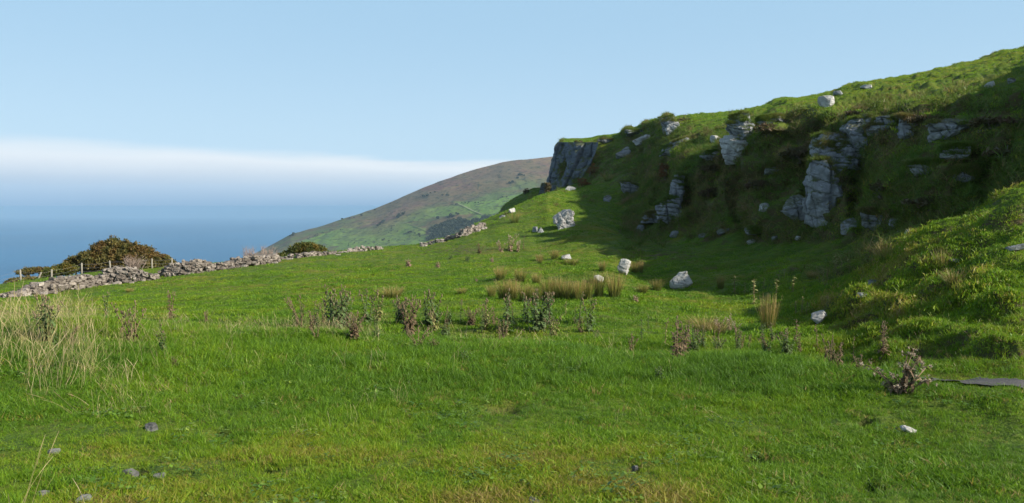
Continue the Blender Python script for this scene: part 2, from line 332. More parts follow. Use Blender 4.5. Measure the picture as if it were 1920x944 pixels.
    # buttresses, gullies and ledges of the scarp, pushed out of or into the slope
    hor = P * [1, 1, 0]; hor /= np.linalg.norm(hor, axis=-1, keepdims=True) + 1e-9; push = np.zeros(DD.shape)
    for cu, cv, ru, rv, a in SCULPT:
        w = ((U + 8 * fbm(P, .5, 2, 201) - cu) / ru) ** 2 + ((V + 8 * fbm(P, .5, 2, 202) - cv) / rv) ** 2; push += a * np.exp(-w * w)
    push *= .75 * (1 + .5 * fbm(P, .8, 3, 203)) * (d > 24) * (1 - sstep(d, 100, 125))
    P2 -= hor * push[..., None]; P2[..., 2] -= .15 * np.abs(push)
    nr, nc = DD.shape
    idx = np.arange(nr * nc).reshape(nr, nc)
    F = np.stack([idx[:-1, :-1], idx[:-1, 1:], idx[1:, 1:], idx[1:, :-1]], -1).reshape(-1, 4)[:, ::-1]
    me = mesh_np('ground', P2.reshape(-1, 3), F, M_TURF)
    return me, P2, DD, F, normals(P2)
t_me, TP, TD, TF, TN = build_terrain()
U_, V_, _ = project(TP)
def band(u, v, cu, cv, ru, rv): return np.exp(-((u - cu) / ru) ** 2 - ((v - cv) / rv) ** 2)
brown = np.zeros(TD.shape)
for cu, cv, ru, rv, w in ((1330, 610, 60, 14, .5), (1010, 605, 26, 8, .9), (1120, 596, 40, 6, .5), (880, 470, 70, 8, .6), (1240, 480, 60, 12, .7), (1180, 330, 25, 20, .6), (1240, 330, 22, 12, .8),
                          (1700, 660, 150, 12, .35), (1660, 600, 60, 10, .35), (1600, 250, 200, 18, .5), (400, 500, 80, 8, .5), (100, 800, 60, 10, .2)):
    brown += w * band(U_, V_, cu, cv, ru, rv)
bare = [(1410, 860, 26, 14), (940, 768, 34, 7), (1620, 790, 18, 8), (1633, 915, 24, 10), (410, 815, 24, 5), (262, 885, 22, 5), (85, 925, 16, 6), (500, 884, 22, 6), (1010, 938, 30, 6), (1190, 878, 12, 5), (1870, 668, 60, 5), (1740, 672, 60, 4)]
bm_ = np.zeros(TD.shape)
for cu, cv, ru, rv in bare: bm_ += band(U_, V_, cu, cv, ru, rv)
bm_ = np.where(TD < 14, bm_, 0); brown += bm_
flat = TP.reshape(-1, 3)
flat[:, 2] -= (.10 * np.clip(bm_, 0, 1)).reshape(-1)
t_me.vertices.foreach_set('co', flat.astype(np.float32).ravel()); t_me.update()
vattr(t_me, 'brown', np.clip(brown, 0, 1))
ground = link('ground', t_me, kind='structure')
BVH = BVHTree.FromPolygons(flat.tolist(), TF.tolist())
def at(u, v):
    """the point of the ground that stands at that place in the photograph, and its normal"""
    r = Vector(ray(u, v)).normalized(); h = BVH.ray_cast(Vector((0, 0, 0)), r)
    if h[0] is None: return at(u, v + 2) if v < 900 else (Vector((0, 5, -1.6)), Vector((0, 0, 1)), 5)
    n = h[1]
    if n.z < 0: n = -n
    return h[0], n, h[0].length
def drop(x, y, z0=60):
    h = BVH.ray_cast(Vector((x, y, z0)), Vector((0, 0, -1)))
    return h[0] if h[0] is not None else Vector((x, y, -2))

# ------------------------------------------------------------------ sea
def build_sea():
    m, nt, b, out = new_mat('sea_water'); n, M, RG, MX, NO = ND(nt); L = nt.links.new
    g = n('ShaderNodeNewGeometry'); mp = n('ShaderNodeMapping'); L(g.outputs['Position'], mp.inputs[0]); mp.inputs['Scale'].default_value = (1, .5, 1)
    w = NO(.035, 6, .65, mp.outputs[0]); w2 = NO(.0016, 3, .5, mp.outputs[0])
    c = MX(RG(w2, .3, .7), (.006, .092, .20), (.010, .118, .245)); L(c, b.inputs['Base Color'])
    b.inputs['Roughness'].default_value = .35; b.inputs['Specular IOR Level'].default_value = .10
    bump(nt, b, w, 1.0, 6.0)
    # a disc with rings that widen outward
    rings = [0, 400, 1200, 2500, 4000, 6000, 9000, 14000, 22000, 35000, 60000, 90000]; n_ = 96
    V = [(0, 0, -150)]; F = []
    for r in rings[1:]:
        for k in range(n_):
            t = 2 * math.pi * k / n_; V.append((r * math.sin(t), r * math.cos(t), -150))
    me = bpy.data.meshes.new('sea')
    for k in range(n_): F.append((0, 1 + (k + 1) % n_, 1 + k))
    for i in range(len(rings) - 2):
        for k in range(n_):
            a = 1 + i * n_; F.append((a + k, a + (k + 1) % n_, a + n_ + (k + 1) % n_, a + n_ + k))
    me.from_pydata(V, [], F); me.materials.append(m); me.update()
    link('sea', me, kind='structure')
build_sea()

# ------------------------------------------------------------------ far headland
HL_SKY = [(380, 520, 2350), (440, 496, 2400), (500, 466, 2450), (545, 441, 2470), (600, 425, 2500), (650, 410, 2520), (700, 394, 2550), (740, 377, 2570), (790, 354, 2600), (830, 338, 2620), (880, 322, 2650), (940, 305, 2680), (1000, 298, 2700), (1050, 293, 2720), (1150, 285, 2750), (1300, 282, 2800)]
def hl_lookup(u):
    t = np.array(HL_SKY, float); return np.interp(u, t[:, 0], t[:, 1]), np.interp(u, t[:, 0], t[:, 2])
FIELDS = [  # pasture patches on the far hillside, outlines as seen
 [(690, 425), (830, 408), (905, 400), (850, 385), (790, 395), (740, 410)], [(560, 455), (640, 430), (700, 425), (700, 470), (620, 470), (640, 462)],
 [(700, 425), (740, 412), (800, 430), (800, 460), (700, 470)], [(850, 378), (900, 378), (990, 362), (1030, 365), (900, 412)], [(660, 440), (760, 430), (800, 445), (700, 466), (640, 475)]]
def in_poly(u, v, poly):
    c = np.zeros(u.shape, bool); n = len(poly)
    for i in range(n):
        x1, y1 = poly[i]; x2, y2 = poly[(i + 1) % n]
        cond = ((y1 > v) != (y2 > v)) & (u < (x2 - x1) * (v - y1) / (y2 - y1 + 1e-9) + x1); c ^= cond
    return c
def build_headland():
    us = np.linspace(380, 1300, 420); vs_, ds_ = hl_lookup(us)
    k = np.array([1, 2, 3, 2, 1.]) / 9
    pad = lambda a: np.convolve(np.concatenate([[a[0]] * 2, a, [a[-1]] * 2]), k, 'valid')
    for _ in range(3): vs_ = pad(vs_); vs_ = vs_
    ts = np.concatenate([np.linspace(0, 1, 130), np.linspace(1, 2.2, 40)[1:]])
    rows = []
    for t in ts:
        if t <= 1:
            vv = 520 + (vs_ - 520) * (t ** .9); dd = 1450 + (ds_ - 1450) * t
        else:
            vv = None; dd = ds_ + (t - 1) * 900
        r = ray(us, vv if vv is not None else vs_); h = np.hypot(r[..., 0], r[..., 1])
        X = r[..., 0] / h * dd; Y = r[..., 1] / h * dd
        zs = r[..., 2] / h
        Zt = zs * dd if t <= 1 else zs * ds_ - ((t - 1) * 1.0) ** 1.3 * 260
        rows.append(np.stack([X, Y, Zt], -1))
    P = np.array(rows)
    lowf = 1 - sstep(us, 380, 520)
    n1 = fbm(P * [1, 1, 0], .004, 5, 5, .55); n2 = fbm(P * [1, 1, 0], .02, 4, 9)
    P[..., 2] += (n1 * 14 + n2 * 4.0) * (.45 + .55 * (1 - lowf))[None, :] * np.where(ts < 2, 1, 0)[:, None] * (1 - .6 * np.exp(-((ts - 1) / .12) ** 2))[:, None]
    P[..., 2] = np.maximum(P[..., 2], -153)
    u, v, _ = project(P)
    fld = np.zeros(u.shape)
    for i, poly in enumerate(FIELDS): fld = np.maximum(fld, in_poly(u + 6 * fbm(P, .012, 2, 3), v + 4 * fbm(P, .012, 2, 8), poly) * (.7 + .3 * (i % 2)))
    skyv, _ = hl_lookup(u); moor = sstep((v - skyv) - 12 * fbm(P, .008, 3, 77), 62, 22) * sstep(u, 600, 760)
    nr, nc = u.shape; idx = np.arange(nr * nc).reshape(nr, nc)
    F = np.stack([idx[:-1, :-1], idx[:-1, 1:], idx[1:, 1:], idx[1:, :-1]], -1).reshape(-1, 4)[:, ::-1]
    m, nt, b, out = new_mat('far_hillside'); n, M, RG, MX, NO = ND(nt); L = nt.links.new
    g = n('ShaderNodeNewGeometry'); pos = g.outputs['Position']
    a1 = n('ShaderNodeAttribute', attribute_name='pasture'); a2 = n('ShaderNodeAttribute', attribute_name='moor')
    x1 = NO(.010, 5, .65, pos, 1.0); x2 = NO(.06, 5, .7, pos); x3 = NO(.004, 3, .5, pos)
    base = MX(RG(x1, .38, .62), (.10, .075, .035), (.075, .120, .025))
    past = MX(RG(x2, .3, .7), (.085, .185, .020), (.14, .21, .035))
    c = MX(M('MULTIPLY', a1.outputs['Fac'], .9), base, past)
    mr = MX(RG(x1, .35, .65), (.135, .070, .055), (.17, .115, .055))
    mr = MX(M('MULTIPLY', RG(x3, .5, .62), .7), mr, (.10, .085, .04))
    c = MX(a2.outputs['Fac'], c, mr)
    c = MX(M('MULTIPLY', RG(x2, .52, .60), .8), c, (.022, .035, .015)); L(c, b.inputs['Base Color'])
    bump(nt, b, x2, .8, 5)
    me = mesh_np('far_hill', P.reshape(-1, 3), F, m); vattr(me, 'pasture', fld); vattr(me, 'moor', moor)
    link('far_hill', me, kind='structure')
    return P, F
HP, HF = build_headland()
HBVH = BVHTree.FromPolygons(HP.reshape(-1, 3).tolist(), HF.tolist())
def at_far(u, v):
    h = HBVH.ray_cast(Vector((0, 0, 0)), Vector(ray(u, v)).normalized()); return h[0], h[1], h[3]
# ------------------------------------------------------------------ haze: the air over land and sea
def build_haze():
    me = bpy.data.meshes.new('haze')
    x0, x1, y0, y1, z0, z1 = -9000, 9000, -1500, 9500, -232, 226
    V = [(x, y, z) for x in (x0, x1) for y in (y0, y1) for z in (z0, z1)]
    F = [(0, 1, 3, 2), (4, 6, 7, 5), (0, 4, 5, 1), (2, 3, 7, 6), (0, 2, 6, 4), (1, 5, 7, 3)]
    me.from_pydata(V, [], F); me.update()
    m = bpy.data.materials.new('haze'); m.use_nodes = True; nt = m.node_tree; nt.nodes.clear()
    out = nt.nodes.new('ShaderNodeOutputMaterial'); v = nt.nodes.new('ShaderNodeVolumePrincipled'); nt.links.new(v.outputs[0], out.inputs['Volume'])
    v.inputs['Color'].default_value = (.60, .83, 1, 1); v.inputs['Density'].default_value = HAZE_D; v.inputs['Anisotropy'].default_value = 0.0
    me.materials.append(m); link('haze', me, kind='stuff')
HAZE_D = 0.6e-4
build_haze()

# ------------------------------------------------------------------ rocks
def rock_mat(name, base, pale, dark, lichen=.5, mossy=.35):
    m, nt, b, out = new_mat(name); n, M, RG, MX, NO = ND(nt); L = nt.links.new
    g = n('ShaderNodeNewGeometry'); pos = g.outputs['Position']; sn = n('ShaderNodeSeparateXYZ'); L(g.outputs['Normal'], sn.inputs[0])
    st = n('ShaderNodeMapping'); L(pos, st.inputs[0]); st.inputs['Scale'].default_value = (1, 1, 3.2)
    a = NO(1.3, 6, .65, pos); f = NO(9, 5, .7, pos); s_ = NO(2.2, 5, .65, st.outputs[0])
    at_ = n('ShaderNodeAttribute', attribute_name='crack')
    c = MX(RG(a, .3, .7), base, pale)
    c = MX(M('MULTIPLY', RG(f, .55, .68), lichen), c, tuple(min(.8, x * 1.35) for x in pale))
    c = MX(M('MULTIPLY', RG(s_, .46, .32), .8), c, dark)
    c = MX(M('MULTIPLY', RG(f, .40, .28), .6), c, dark)
    c = MX(M('MULTIPLY', at_.outputs['Fac'], .85), c, tuple(x * .5 for x in dark))
    moss = M('MULTIPLY', RG(M('ADD', M('MULTIPLY', sn.outputs[2], .5), M('MULTIPLY', a, .9)), .62, .78), mossy)
    c = MX(moss, c, (.075, .085, .02))
    L(c, b.inputs['Base Color']); b.inputs['Roughness'].default_value = .9
    bump(nt, b, M('ADD', M('MULTIPLY', s_, .8), M('MULTIPLY', f, .35)), .8, .12)
    return m
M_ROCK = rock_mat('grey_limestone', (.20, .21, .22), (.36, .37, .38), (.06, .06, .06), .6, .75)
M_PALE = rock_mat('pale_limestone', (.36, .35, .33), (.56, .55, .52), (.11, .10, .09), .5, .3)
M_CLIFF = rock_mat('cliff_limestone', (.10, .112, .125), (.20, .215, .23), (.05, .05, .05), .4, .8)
M_BLUE = rock_mat('dark_fieldstone', (.115, .115, .11), (.18, .18, .17), (.05, .05, .05), .3, .1)

def cube_sphere(n):
    V = []; F = []; idx = {}
    def vid(p):
        k = tuple(np.round(p, 5))
        if k not in idx: idx[k] = len(V); V.append(p)
        return idx[k]
    g = np.linspace(-1, 1, n + 1)
    for ax in range(3):
        for sg in (-1, 1):
            grid = [[None] * (n + 1) for _ in range(n + 1)]
            for i in range(n + 1):
                for j in range(n + 1):
                    p = [0, 0, 0]; p[ax] = sg; p[(ax + 1) % 3] = g[i]; p[(ax + 2) % 3] = g[j]; grid[i][j] = vid(tuple(p))
            for i in range(n):
                for j in range(n):
                    q = (grid[i][j], grid[i + 1][j], grid[i + 1][j + 1], grid[i][j + 1]); F.append(q if sg > 0 else q[::-1])
    return np.array(V, float), np.array(F)
CS = {}; ROCKFEET = []
def rock_data(seed, size, n=22, round_=.45, cuts=9, strata=0, joints=0, rough=.06, tilt=.12):
    """an irregular rock: squashed cube cut by planes, with bedding ledges and vertical joints; returns verts, faces, crack"""
    if n not in CS: CS[n] = cube_sphere(n)
    V, F = CS[n]; rs = np.random.RandomState(seed)
    ln = np.linalg.norm(V, axis=1, keepdims=True); P = V * (1 - round_) + V / ln * 1.2 * round_
    for k in range(cuts):
        nrm = rs.normal(size=3); nrm /= np.linalg.norm(nrm); d = rs.uniform(.62, .92)
        ex = np.clip(P @ nrm - d, 0, None); P = P - ex[:, None] * nrm * .93
    crack = np.zeros(len(P)); sz = np.array(size, float) / 2
    off = rs.uniform(-50, 50, 3)
    P = P + fbm(P + off, 1.1, 3, seed)[:, None] * P * .16
    if strata:
        h = (P[:, 2] + tilt * P[:, 0] + .10 * fbm(P + off, 1.0, 2, seed + 3)) * strata / 2
        lay = np.floor(h); fr = h - lay
        sh = np.array([_hash(lay.astype(np.int64), np.zeros(len(P), np.int64) + k, np.zeros(len(P), np.int64), seed) for k in range(3)])
        P[:, 0] *= 1 + (sh[0] - .5) * .22; P[:, 1] *= 1 + (sh[1] - .5) * .22
        P[:, 0] += (sh[2] - .5) * .10
        groove = np.exp(-((np.minimum(fr, 1 - fr)) / .10) ** 2); gate = sstep(fbm(P + off, 2.2, 2, seed + 9), -.5, .1)
        groove *= gate; P[:, :2] *= (1 - .09 * groove)[:, None]; crack = np.maximum(crack, groove * .5)
    if joints:
        ang = np.arctan2(P[:, 1], P[:, 0]) / (2 * math.pi) * joints * 2 + .35 * fbm(P + off, .8, 2, seed + 5) + .25 * P[:, 2]
        fr = ang - np.floor(ang); g = np.exp(-(np.minimum(fr, 1 - fr) / .09) ** 2); j = _hash(np.floor(ang).astype(np.int64), np.zeros(len(P), np.int64), np.zeros(len(P), np.int64), seed + 1)
        gate = sstep(fbm(P + off, 1.4, 2, seed + 19), -.4, .2)
        P[:, :2] *= (1 + (j - .5) * .24 - .10 * g * gate)[:, None]; crack = np.maximum(crack, g * gate * .7)
    P = P * sz
    s_ = 1 / max(min(size), .05)
    P += (fbm(P + off, s_ * 2.2, 5, seed + 7, .6)[:, None] * V / ln) * rough * min(size)
    return P, F, np.clip(crack, 0, 1)
def rock_mesh(name, mat, *a, **k):
    P, F, c = rock_data(*a, **k); me = mesh_np(name, P, F, mat, True); vattr(me, 'crack', c)
    try: me.set_sharp_from_angle(angle=R(38))
    except Exception: pass
    return me
def place_rock(name, u, v, w, h, seed, label, cat, mat=None, depth=None, sink=.25, yaw=0, roll=0, group=None, toward=0.0, **kw):
    """w, h: size in picture pixels at its place; v is the foot of the visible rock"""
    p, nrm, dist = at(u, v)
    k = dist / FPX; W = w * k; H = h * k; Dp = depth * k if depth else .8 * W
    H2 = H * (1 + sink)
    me = rock_mesh(name, mat or M_ROCK, seed, (W * 1.05, Dp, H2 * 1.1), **kw)
    if name == 'boulder': ROCKFEET.append((tuple(p), W, dist))
    o = link(name, me, None, label, cat, group)
    az = math.atan2(p.x, p.y)
    o.location = (p.x + toward * math.sin(az) * Dp, p.y + toward * math.cos(az) * Dp, p.z + H2 * .5 - H * sink)
    o.rotation_euler = (0, R(roll), -az + R(yaw)); return o

# boulders lying in the field and on the slopes: u, v(foot), w, h
B = 'boulder'
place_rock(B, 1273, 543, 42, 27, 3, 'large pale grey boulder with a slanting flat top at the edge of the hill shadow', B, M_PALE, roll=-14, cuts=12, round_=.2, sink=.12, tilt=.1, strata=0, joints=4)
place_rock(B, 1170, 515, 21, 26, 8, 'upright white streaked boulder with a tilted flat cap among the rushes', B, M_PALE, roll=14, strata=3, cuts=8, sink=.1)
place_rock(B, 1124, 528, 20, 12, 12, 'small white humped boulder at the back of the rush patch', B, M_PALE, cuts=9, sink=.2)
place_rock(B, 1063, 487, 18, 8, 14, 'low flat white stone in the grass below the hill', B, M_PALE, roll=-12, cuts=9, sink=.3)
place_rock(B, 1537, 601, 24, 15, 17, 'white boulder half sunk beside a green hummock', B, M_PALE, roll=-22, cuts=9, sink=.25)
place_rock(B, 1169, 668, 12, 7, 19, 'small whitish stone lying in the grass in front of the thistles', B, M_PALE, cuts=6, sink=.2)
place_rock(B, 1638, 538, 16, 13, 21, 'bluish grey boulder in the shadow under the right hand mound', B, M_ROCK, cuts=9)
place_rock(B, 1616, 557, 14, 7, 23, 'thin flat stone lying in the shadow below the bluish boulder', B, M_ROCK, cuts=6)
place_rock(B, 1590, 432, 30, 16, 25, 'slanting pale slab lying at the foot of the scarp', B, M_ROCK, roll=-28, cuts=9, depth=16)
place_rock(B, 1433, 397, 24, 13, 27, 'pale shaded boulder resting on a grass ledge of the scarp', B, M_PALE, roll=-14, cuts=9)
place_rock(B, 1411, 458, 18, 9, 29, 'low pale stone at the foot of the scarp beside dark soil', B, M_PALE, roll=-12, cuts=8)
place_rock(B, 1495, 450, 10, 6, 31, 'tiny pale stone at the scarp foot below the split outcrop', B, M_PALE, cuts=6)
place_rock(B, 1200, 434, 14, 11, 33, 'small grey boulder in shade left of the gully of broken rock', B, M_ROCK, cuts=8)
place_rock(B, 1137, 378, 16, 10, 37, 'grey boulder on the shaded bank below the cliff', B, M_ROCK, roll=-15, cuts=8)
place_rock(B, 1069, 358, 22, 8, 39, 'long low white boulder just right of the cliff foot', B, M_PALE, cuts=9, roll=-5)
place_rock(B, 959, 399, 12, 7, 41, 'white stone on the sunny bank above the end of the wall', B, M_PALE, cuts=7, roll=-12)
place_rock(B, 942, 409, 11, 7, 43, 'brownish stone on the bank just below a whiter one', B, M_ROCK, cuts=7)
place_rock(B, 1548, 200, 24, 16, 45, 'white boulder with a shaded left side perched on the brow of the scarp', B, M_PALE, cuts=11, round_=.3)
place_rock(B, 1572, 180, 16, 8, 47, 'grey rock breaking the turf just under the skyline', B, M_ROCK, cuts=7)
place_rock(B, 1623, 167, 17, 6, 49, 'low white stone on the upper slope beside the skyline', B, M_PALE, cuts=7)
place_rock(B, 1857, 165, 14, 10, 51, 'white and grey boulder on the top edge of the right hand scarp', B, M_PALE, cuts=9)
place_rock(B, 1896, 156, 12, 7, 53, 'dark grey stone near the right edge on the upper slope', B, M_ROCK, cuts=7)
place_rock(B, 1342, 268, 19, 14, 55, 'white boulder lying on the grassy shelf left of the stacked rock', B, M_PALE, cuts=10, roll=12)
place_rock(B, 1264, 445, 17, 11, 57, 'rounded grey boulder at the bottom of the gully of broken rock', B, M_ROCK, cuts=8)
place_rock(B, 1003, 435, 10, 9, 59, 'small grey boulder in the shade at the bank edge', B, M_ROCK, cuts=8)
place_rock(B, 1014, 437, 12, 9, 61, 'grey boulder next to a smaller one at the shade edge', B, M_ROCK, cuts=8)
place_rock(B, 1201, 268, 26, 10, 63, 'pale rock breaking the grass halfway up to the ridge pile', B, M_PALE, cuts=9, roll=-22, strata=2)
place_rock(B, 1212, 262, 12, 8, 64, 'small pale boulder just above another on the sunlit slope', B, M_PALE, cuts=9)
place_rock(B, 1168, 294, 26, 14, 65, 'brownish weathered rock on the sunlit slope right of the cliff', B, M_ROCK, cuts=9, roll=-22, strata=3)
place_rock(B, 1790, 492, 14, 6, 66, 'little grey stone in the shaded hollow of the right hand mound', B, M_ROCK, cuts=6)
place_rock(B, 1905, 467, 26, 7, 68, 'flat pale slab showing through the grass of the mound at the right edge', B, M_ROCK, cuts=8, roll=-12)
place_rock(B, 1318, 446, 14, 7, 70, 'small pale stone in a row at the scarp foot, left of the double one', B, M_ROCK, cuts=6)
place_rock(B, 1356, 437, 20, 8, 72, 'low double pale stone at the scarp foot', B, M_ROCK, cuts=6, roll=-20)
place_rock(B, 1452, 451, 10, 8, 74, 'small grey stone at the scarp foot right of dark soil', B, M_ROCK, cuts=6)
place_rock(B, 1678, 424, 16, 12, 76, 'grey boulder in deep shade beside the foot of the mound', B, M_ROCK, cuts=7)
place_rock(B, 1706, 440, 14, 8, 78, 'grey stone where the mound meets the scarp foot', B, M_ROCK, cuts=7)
# dark flat stones and the scrap in the near turf
for u, v, w, h, sd, lb in ((284, 806, 20, 10, 80, 'small dark grey stone beside the pale dry grass stems'), (100, 850, 17, 8, 81, 'half buried grey stone in the lush turf near the left edge'), (245, 889, 22, 7, 82, 'flat grey stone on bare soil, left of its neighbour'),
                           (300, 895, 18, 8, 83, 'rounded grey stone right of the bare soil patch'), (155, 944, 24, 11, 84, 'smooth blue grey stone at the bottom edge near the left corner'), (79, 934, 20, 10, 85, 'brownish stone in dry turf near the lower left corner'), (1188, 882, 14, 8, 86, 'dark stone showing through the turf at lower centre'), (1000, 943, 30, 8, 87, 'flat grey stone in worn turf at the bottom edge')):
    place_rock('stone', u, v, w * 1.05, h * 1.0, sd, lb, 'stone', M_BLUE, cuts=6, sink=.9, n=12, round_=.7)

# the outcrops of the scarp
OC = 'rock_outcrop'
def outcrop(u, v, w, h, seed, label, mat=None, **k):
    kw = dict(n=56, cuts=12, strata=6, joints=4, rough=.16, round_=.3, depth=w * .9, sink=.06, toward=.10); kw.update(k)
    return place_rock(OC, u, v, w * 1.15, h * 1.1, seed, label, 'outcrop', mat or M_ROCK, **kw)
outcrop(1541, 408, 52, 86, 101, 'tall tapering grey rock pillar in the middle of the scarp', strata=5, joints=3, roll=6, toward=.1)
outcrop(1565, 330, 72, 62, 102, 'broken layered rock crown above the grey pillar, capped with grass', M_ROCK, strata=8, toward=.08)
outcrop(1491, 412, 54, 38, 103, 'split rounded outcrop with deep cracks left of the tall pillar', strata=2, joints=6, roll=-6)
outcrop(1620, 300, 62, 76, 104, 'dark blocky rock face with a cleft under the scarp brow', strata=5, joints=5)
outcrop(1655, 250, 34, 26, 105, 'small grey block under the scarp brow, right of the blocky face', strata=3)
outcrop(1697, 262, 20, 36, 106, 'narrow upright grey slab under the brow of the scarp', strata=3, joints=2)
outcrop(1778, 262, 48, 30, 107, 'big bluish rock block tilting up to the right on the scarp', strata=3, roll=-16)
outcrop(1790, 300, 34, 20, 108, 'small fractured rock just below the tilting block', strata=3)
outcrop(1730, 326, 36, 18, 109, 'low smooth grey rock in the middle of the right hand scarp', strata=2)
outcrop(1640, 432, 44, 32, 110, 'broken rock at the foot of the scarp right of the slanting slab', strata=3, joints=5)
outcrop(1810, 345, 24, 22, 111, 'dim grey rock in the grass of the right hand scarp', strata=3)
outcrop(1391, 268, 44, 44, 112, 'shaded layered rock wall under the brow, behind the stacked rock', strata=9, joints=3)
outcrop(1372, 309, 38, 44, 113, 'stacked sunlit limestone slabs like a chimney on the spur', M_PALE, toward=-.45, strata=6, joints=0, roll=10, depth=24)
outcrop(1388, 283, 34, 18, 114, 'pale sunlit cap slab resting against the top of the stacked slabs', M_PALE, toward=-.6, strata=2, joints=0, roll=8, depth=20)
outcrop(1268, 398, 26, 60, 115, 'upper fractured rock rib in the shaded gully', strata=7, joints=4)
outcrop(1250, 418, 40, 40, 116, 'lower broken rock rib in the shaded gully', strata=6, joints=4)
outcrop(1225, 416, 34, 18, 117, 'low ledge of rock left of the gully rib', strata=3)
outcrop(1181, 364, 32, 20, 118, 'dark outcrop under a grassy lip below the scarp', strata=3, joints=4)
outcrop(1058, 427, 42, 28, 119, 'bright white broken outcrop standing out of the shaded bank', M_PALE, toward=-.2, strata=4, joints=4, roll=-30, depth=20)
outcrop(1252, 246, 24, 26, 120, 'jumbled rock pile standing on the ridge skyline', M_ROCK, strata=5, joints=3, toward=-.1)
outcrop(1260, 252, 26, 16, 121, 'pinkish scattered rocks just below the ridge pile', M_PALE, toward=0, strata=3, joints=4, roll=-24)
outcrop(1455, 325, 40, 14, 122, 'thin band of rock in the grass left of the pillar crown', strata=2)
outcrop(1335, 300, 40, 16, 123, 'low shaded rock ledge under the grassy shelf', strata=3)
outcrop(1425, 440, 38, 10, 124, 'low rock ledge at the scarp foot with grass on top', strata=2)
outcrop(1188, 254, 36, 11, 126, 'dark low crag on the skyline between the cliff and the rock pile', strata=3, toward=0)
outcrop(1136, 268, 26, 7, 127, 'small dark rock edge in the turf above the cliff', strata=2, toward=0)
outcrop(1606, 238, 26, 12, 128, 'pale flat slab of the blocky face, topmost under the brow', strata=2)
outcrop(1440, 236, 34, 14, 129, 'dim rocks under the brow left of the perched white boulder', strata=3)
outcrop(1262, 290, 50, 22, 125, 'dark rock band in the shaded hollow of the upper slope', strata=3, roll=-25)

# the cliff at the end of the ridge
def build_cliff():
    p, nrm, dist = at(1050, 356); az = math.atan2(p.x, p.y)
    root = bpy.data.objects.new('cliff', None); SC.objects.link(root); root.location = (p.x, p.y, p.z)
    root['label'] = 'tall blue grey limestone cliff with a grassy top at the end of the ridge'; root['category'] = 'cliff'
    k = 110 / FPX
    def seg(nm, uc, vtop, vbot, w, seed, dep, mat=M_CLIFF, d=110, **kw):
        r = Vector(ray(uc, (vtop + vbot) / 2)); r *= d / math.hypot(r.x, r.y); H = (vbot - vtop) * k
        me = rock_mesh(nm, mat, seed, (w * k, dep, H), n=64, **kw); o = link(nm, me, root)
        o.location = r - Vector(root.location); o.rotation_euler = (0, R(kw.get('r', 0)), -az + R(-18)); return o
    # the main face: left edge leaning out at the foot, right edge merging into the hill
    LE = [(1045, 267), (1039, 284), (1035, 304), (1029, 325), (1024, 345), (1021, 380)]; RE = [(1122, 268), (1117, 288), (1108, 308), (1096, 328), (1084, 348), (1066, 380)]
    le = np.array(LE, float); re_ = np.array(RE, float); nv_, nu_ = 80, 90; tv = np.linspace(0, 1, nv_); su = np.concatenate([np.linspace(-.5, 0, 26)[:-1], np.linspace(0, 1, nu_)])
    vv = 267 + tv * 113; lu = np.interp(vv, le[:, 1], le[:, 0]); ru = np.interp(vv, re_[:, 1], re_[:, 0])
    uu = lu[:, None] + np.clip(su, 0, 1)[None, :] * (ru - lu)[:, None]; r_ = ray(uu, vv[:, None] + 0 * uu); hh = np.hypot(r_[..., 0], r_[..., 1])
    dist_ = 112 - 8 * np.clip(su, 0, 1)[None, :] + 24 * np.clip(-su, 0, 1)[None, :] - 1.2 * tv[:, None]
    Pc = r_ / hh[..., None] * dist_[..., None]; Pc[..., 2] = r_[..., 2] / hh * np.minimum(dist_, 112)
    q = np.stack([su[None, :] * 9 + 0 * uu, Pc[..., 2] * .35, 0 * uu], -1)
    j1 = vnoise(q, 1.0, 301); jn = q[..., 0] * .8 + .6 * fbm(q, .7, 2, 305); fr = jn - np.floor(jn); crk = np.exp(-(np.minimum(fr, 1 - fr) / .07) ** 2) * sstep(fbm(q, .9, 2, 306), -.3, .2)
    st_ = Pc[..., 2] * .8 + .5 * fbm(Pc, .25, 2, 307); f2 = st_ - np.floor(st_); crk2 = np.exp(-(np.minimum(f2, 1 - f2) / .10) ** 2) * sstep(fbm(Pc, .5, 2, 308), -.1, .3)
    blk = _hash(np.floor(jn).astype(np.int64), np.zeros(jn.shape, np.int64), np.zeros(jn.shape, np.int64), 309)
    out_ = 1.1 * (blk - .5) + .9 * fbm(Pc, .45, 5, 310, .6) - .5 * crk - .3 * crk2 + .5 * j1
    dirn = np.array([-.62, -.78, 0]); Pc = Pc + dirn * (out_ * sstep(tv, 0, .06)[:, None] * (1 - .7 * sstep(su, .85, 1))[None, :])[..., None]
    Pc -= np.array(root.location); ii = np.arange(nv_ * len(su)).reshape(nv_, len(su)); Fc = np.stack([ii[:-1, :-1], ii[1:, :-1], ii[1:, 1:], ii[:-1, 1:]], -1).reshape(-1, 4)
    me = mesh_np('rock_face', Pc.reshape(-1, 3), Fc, M_CLIFF); vattr(me, 'crack', np.clip(crk * .8 + crk2 * .5, 0, 1)); link('rock_face', me, root)
    seg('fallen_block', 1020, 343, 368, 14, 204, 3, round_=.3, cuts=7, strata=3, joints=3, rough=.06, d=110)
build_cliff()

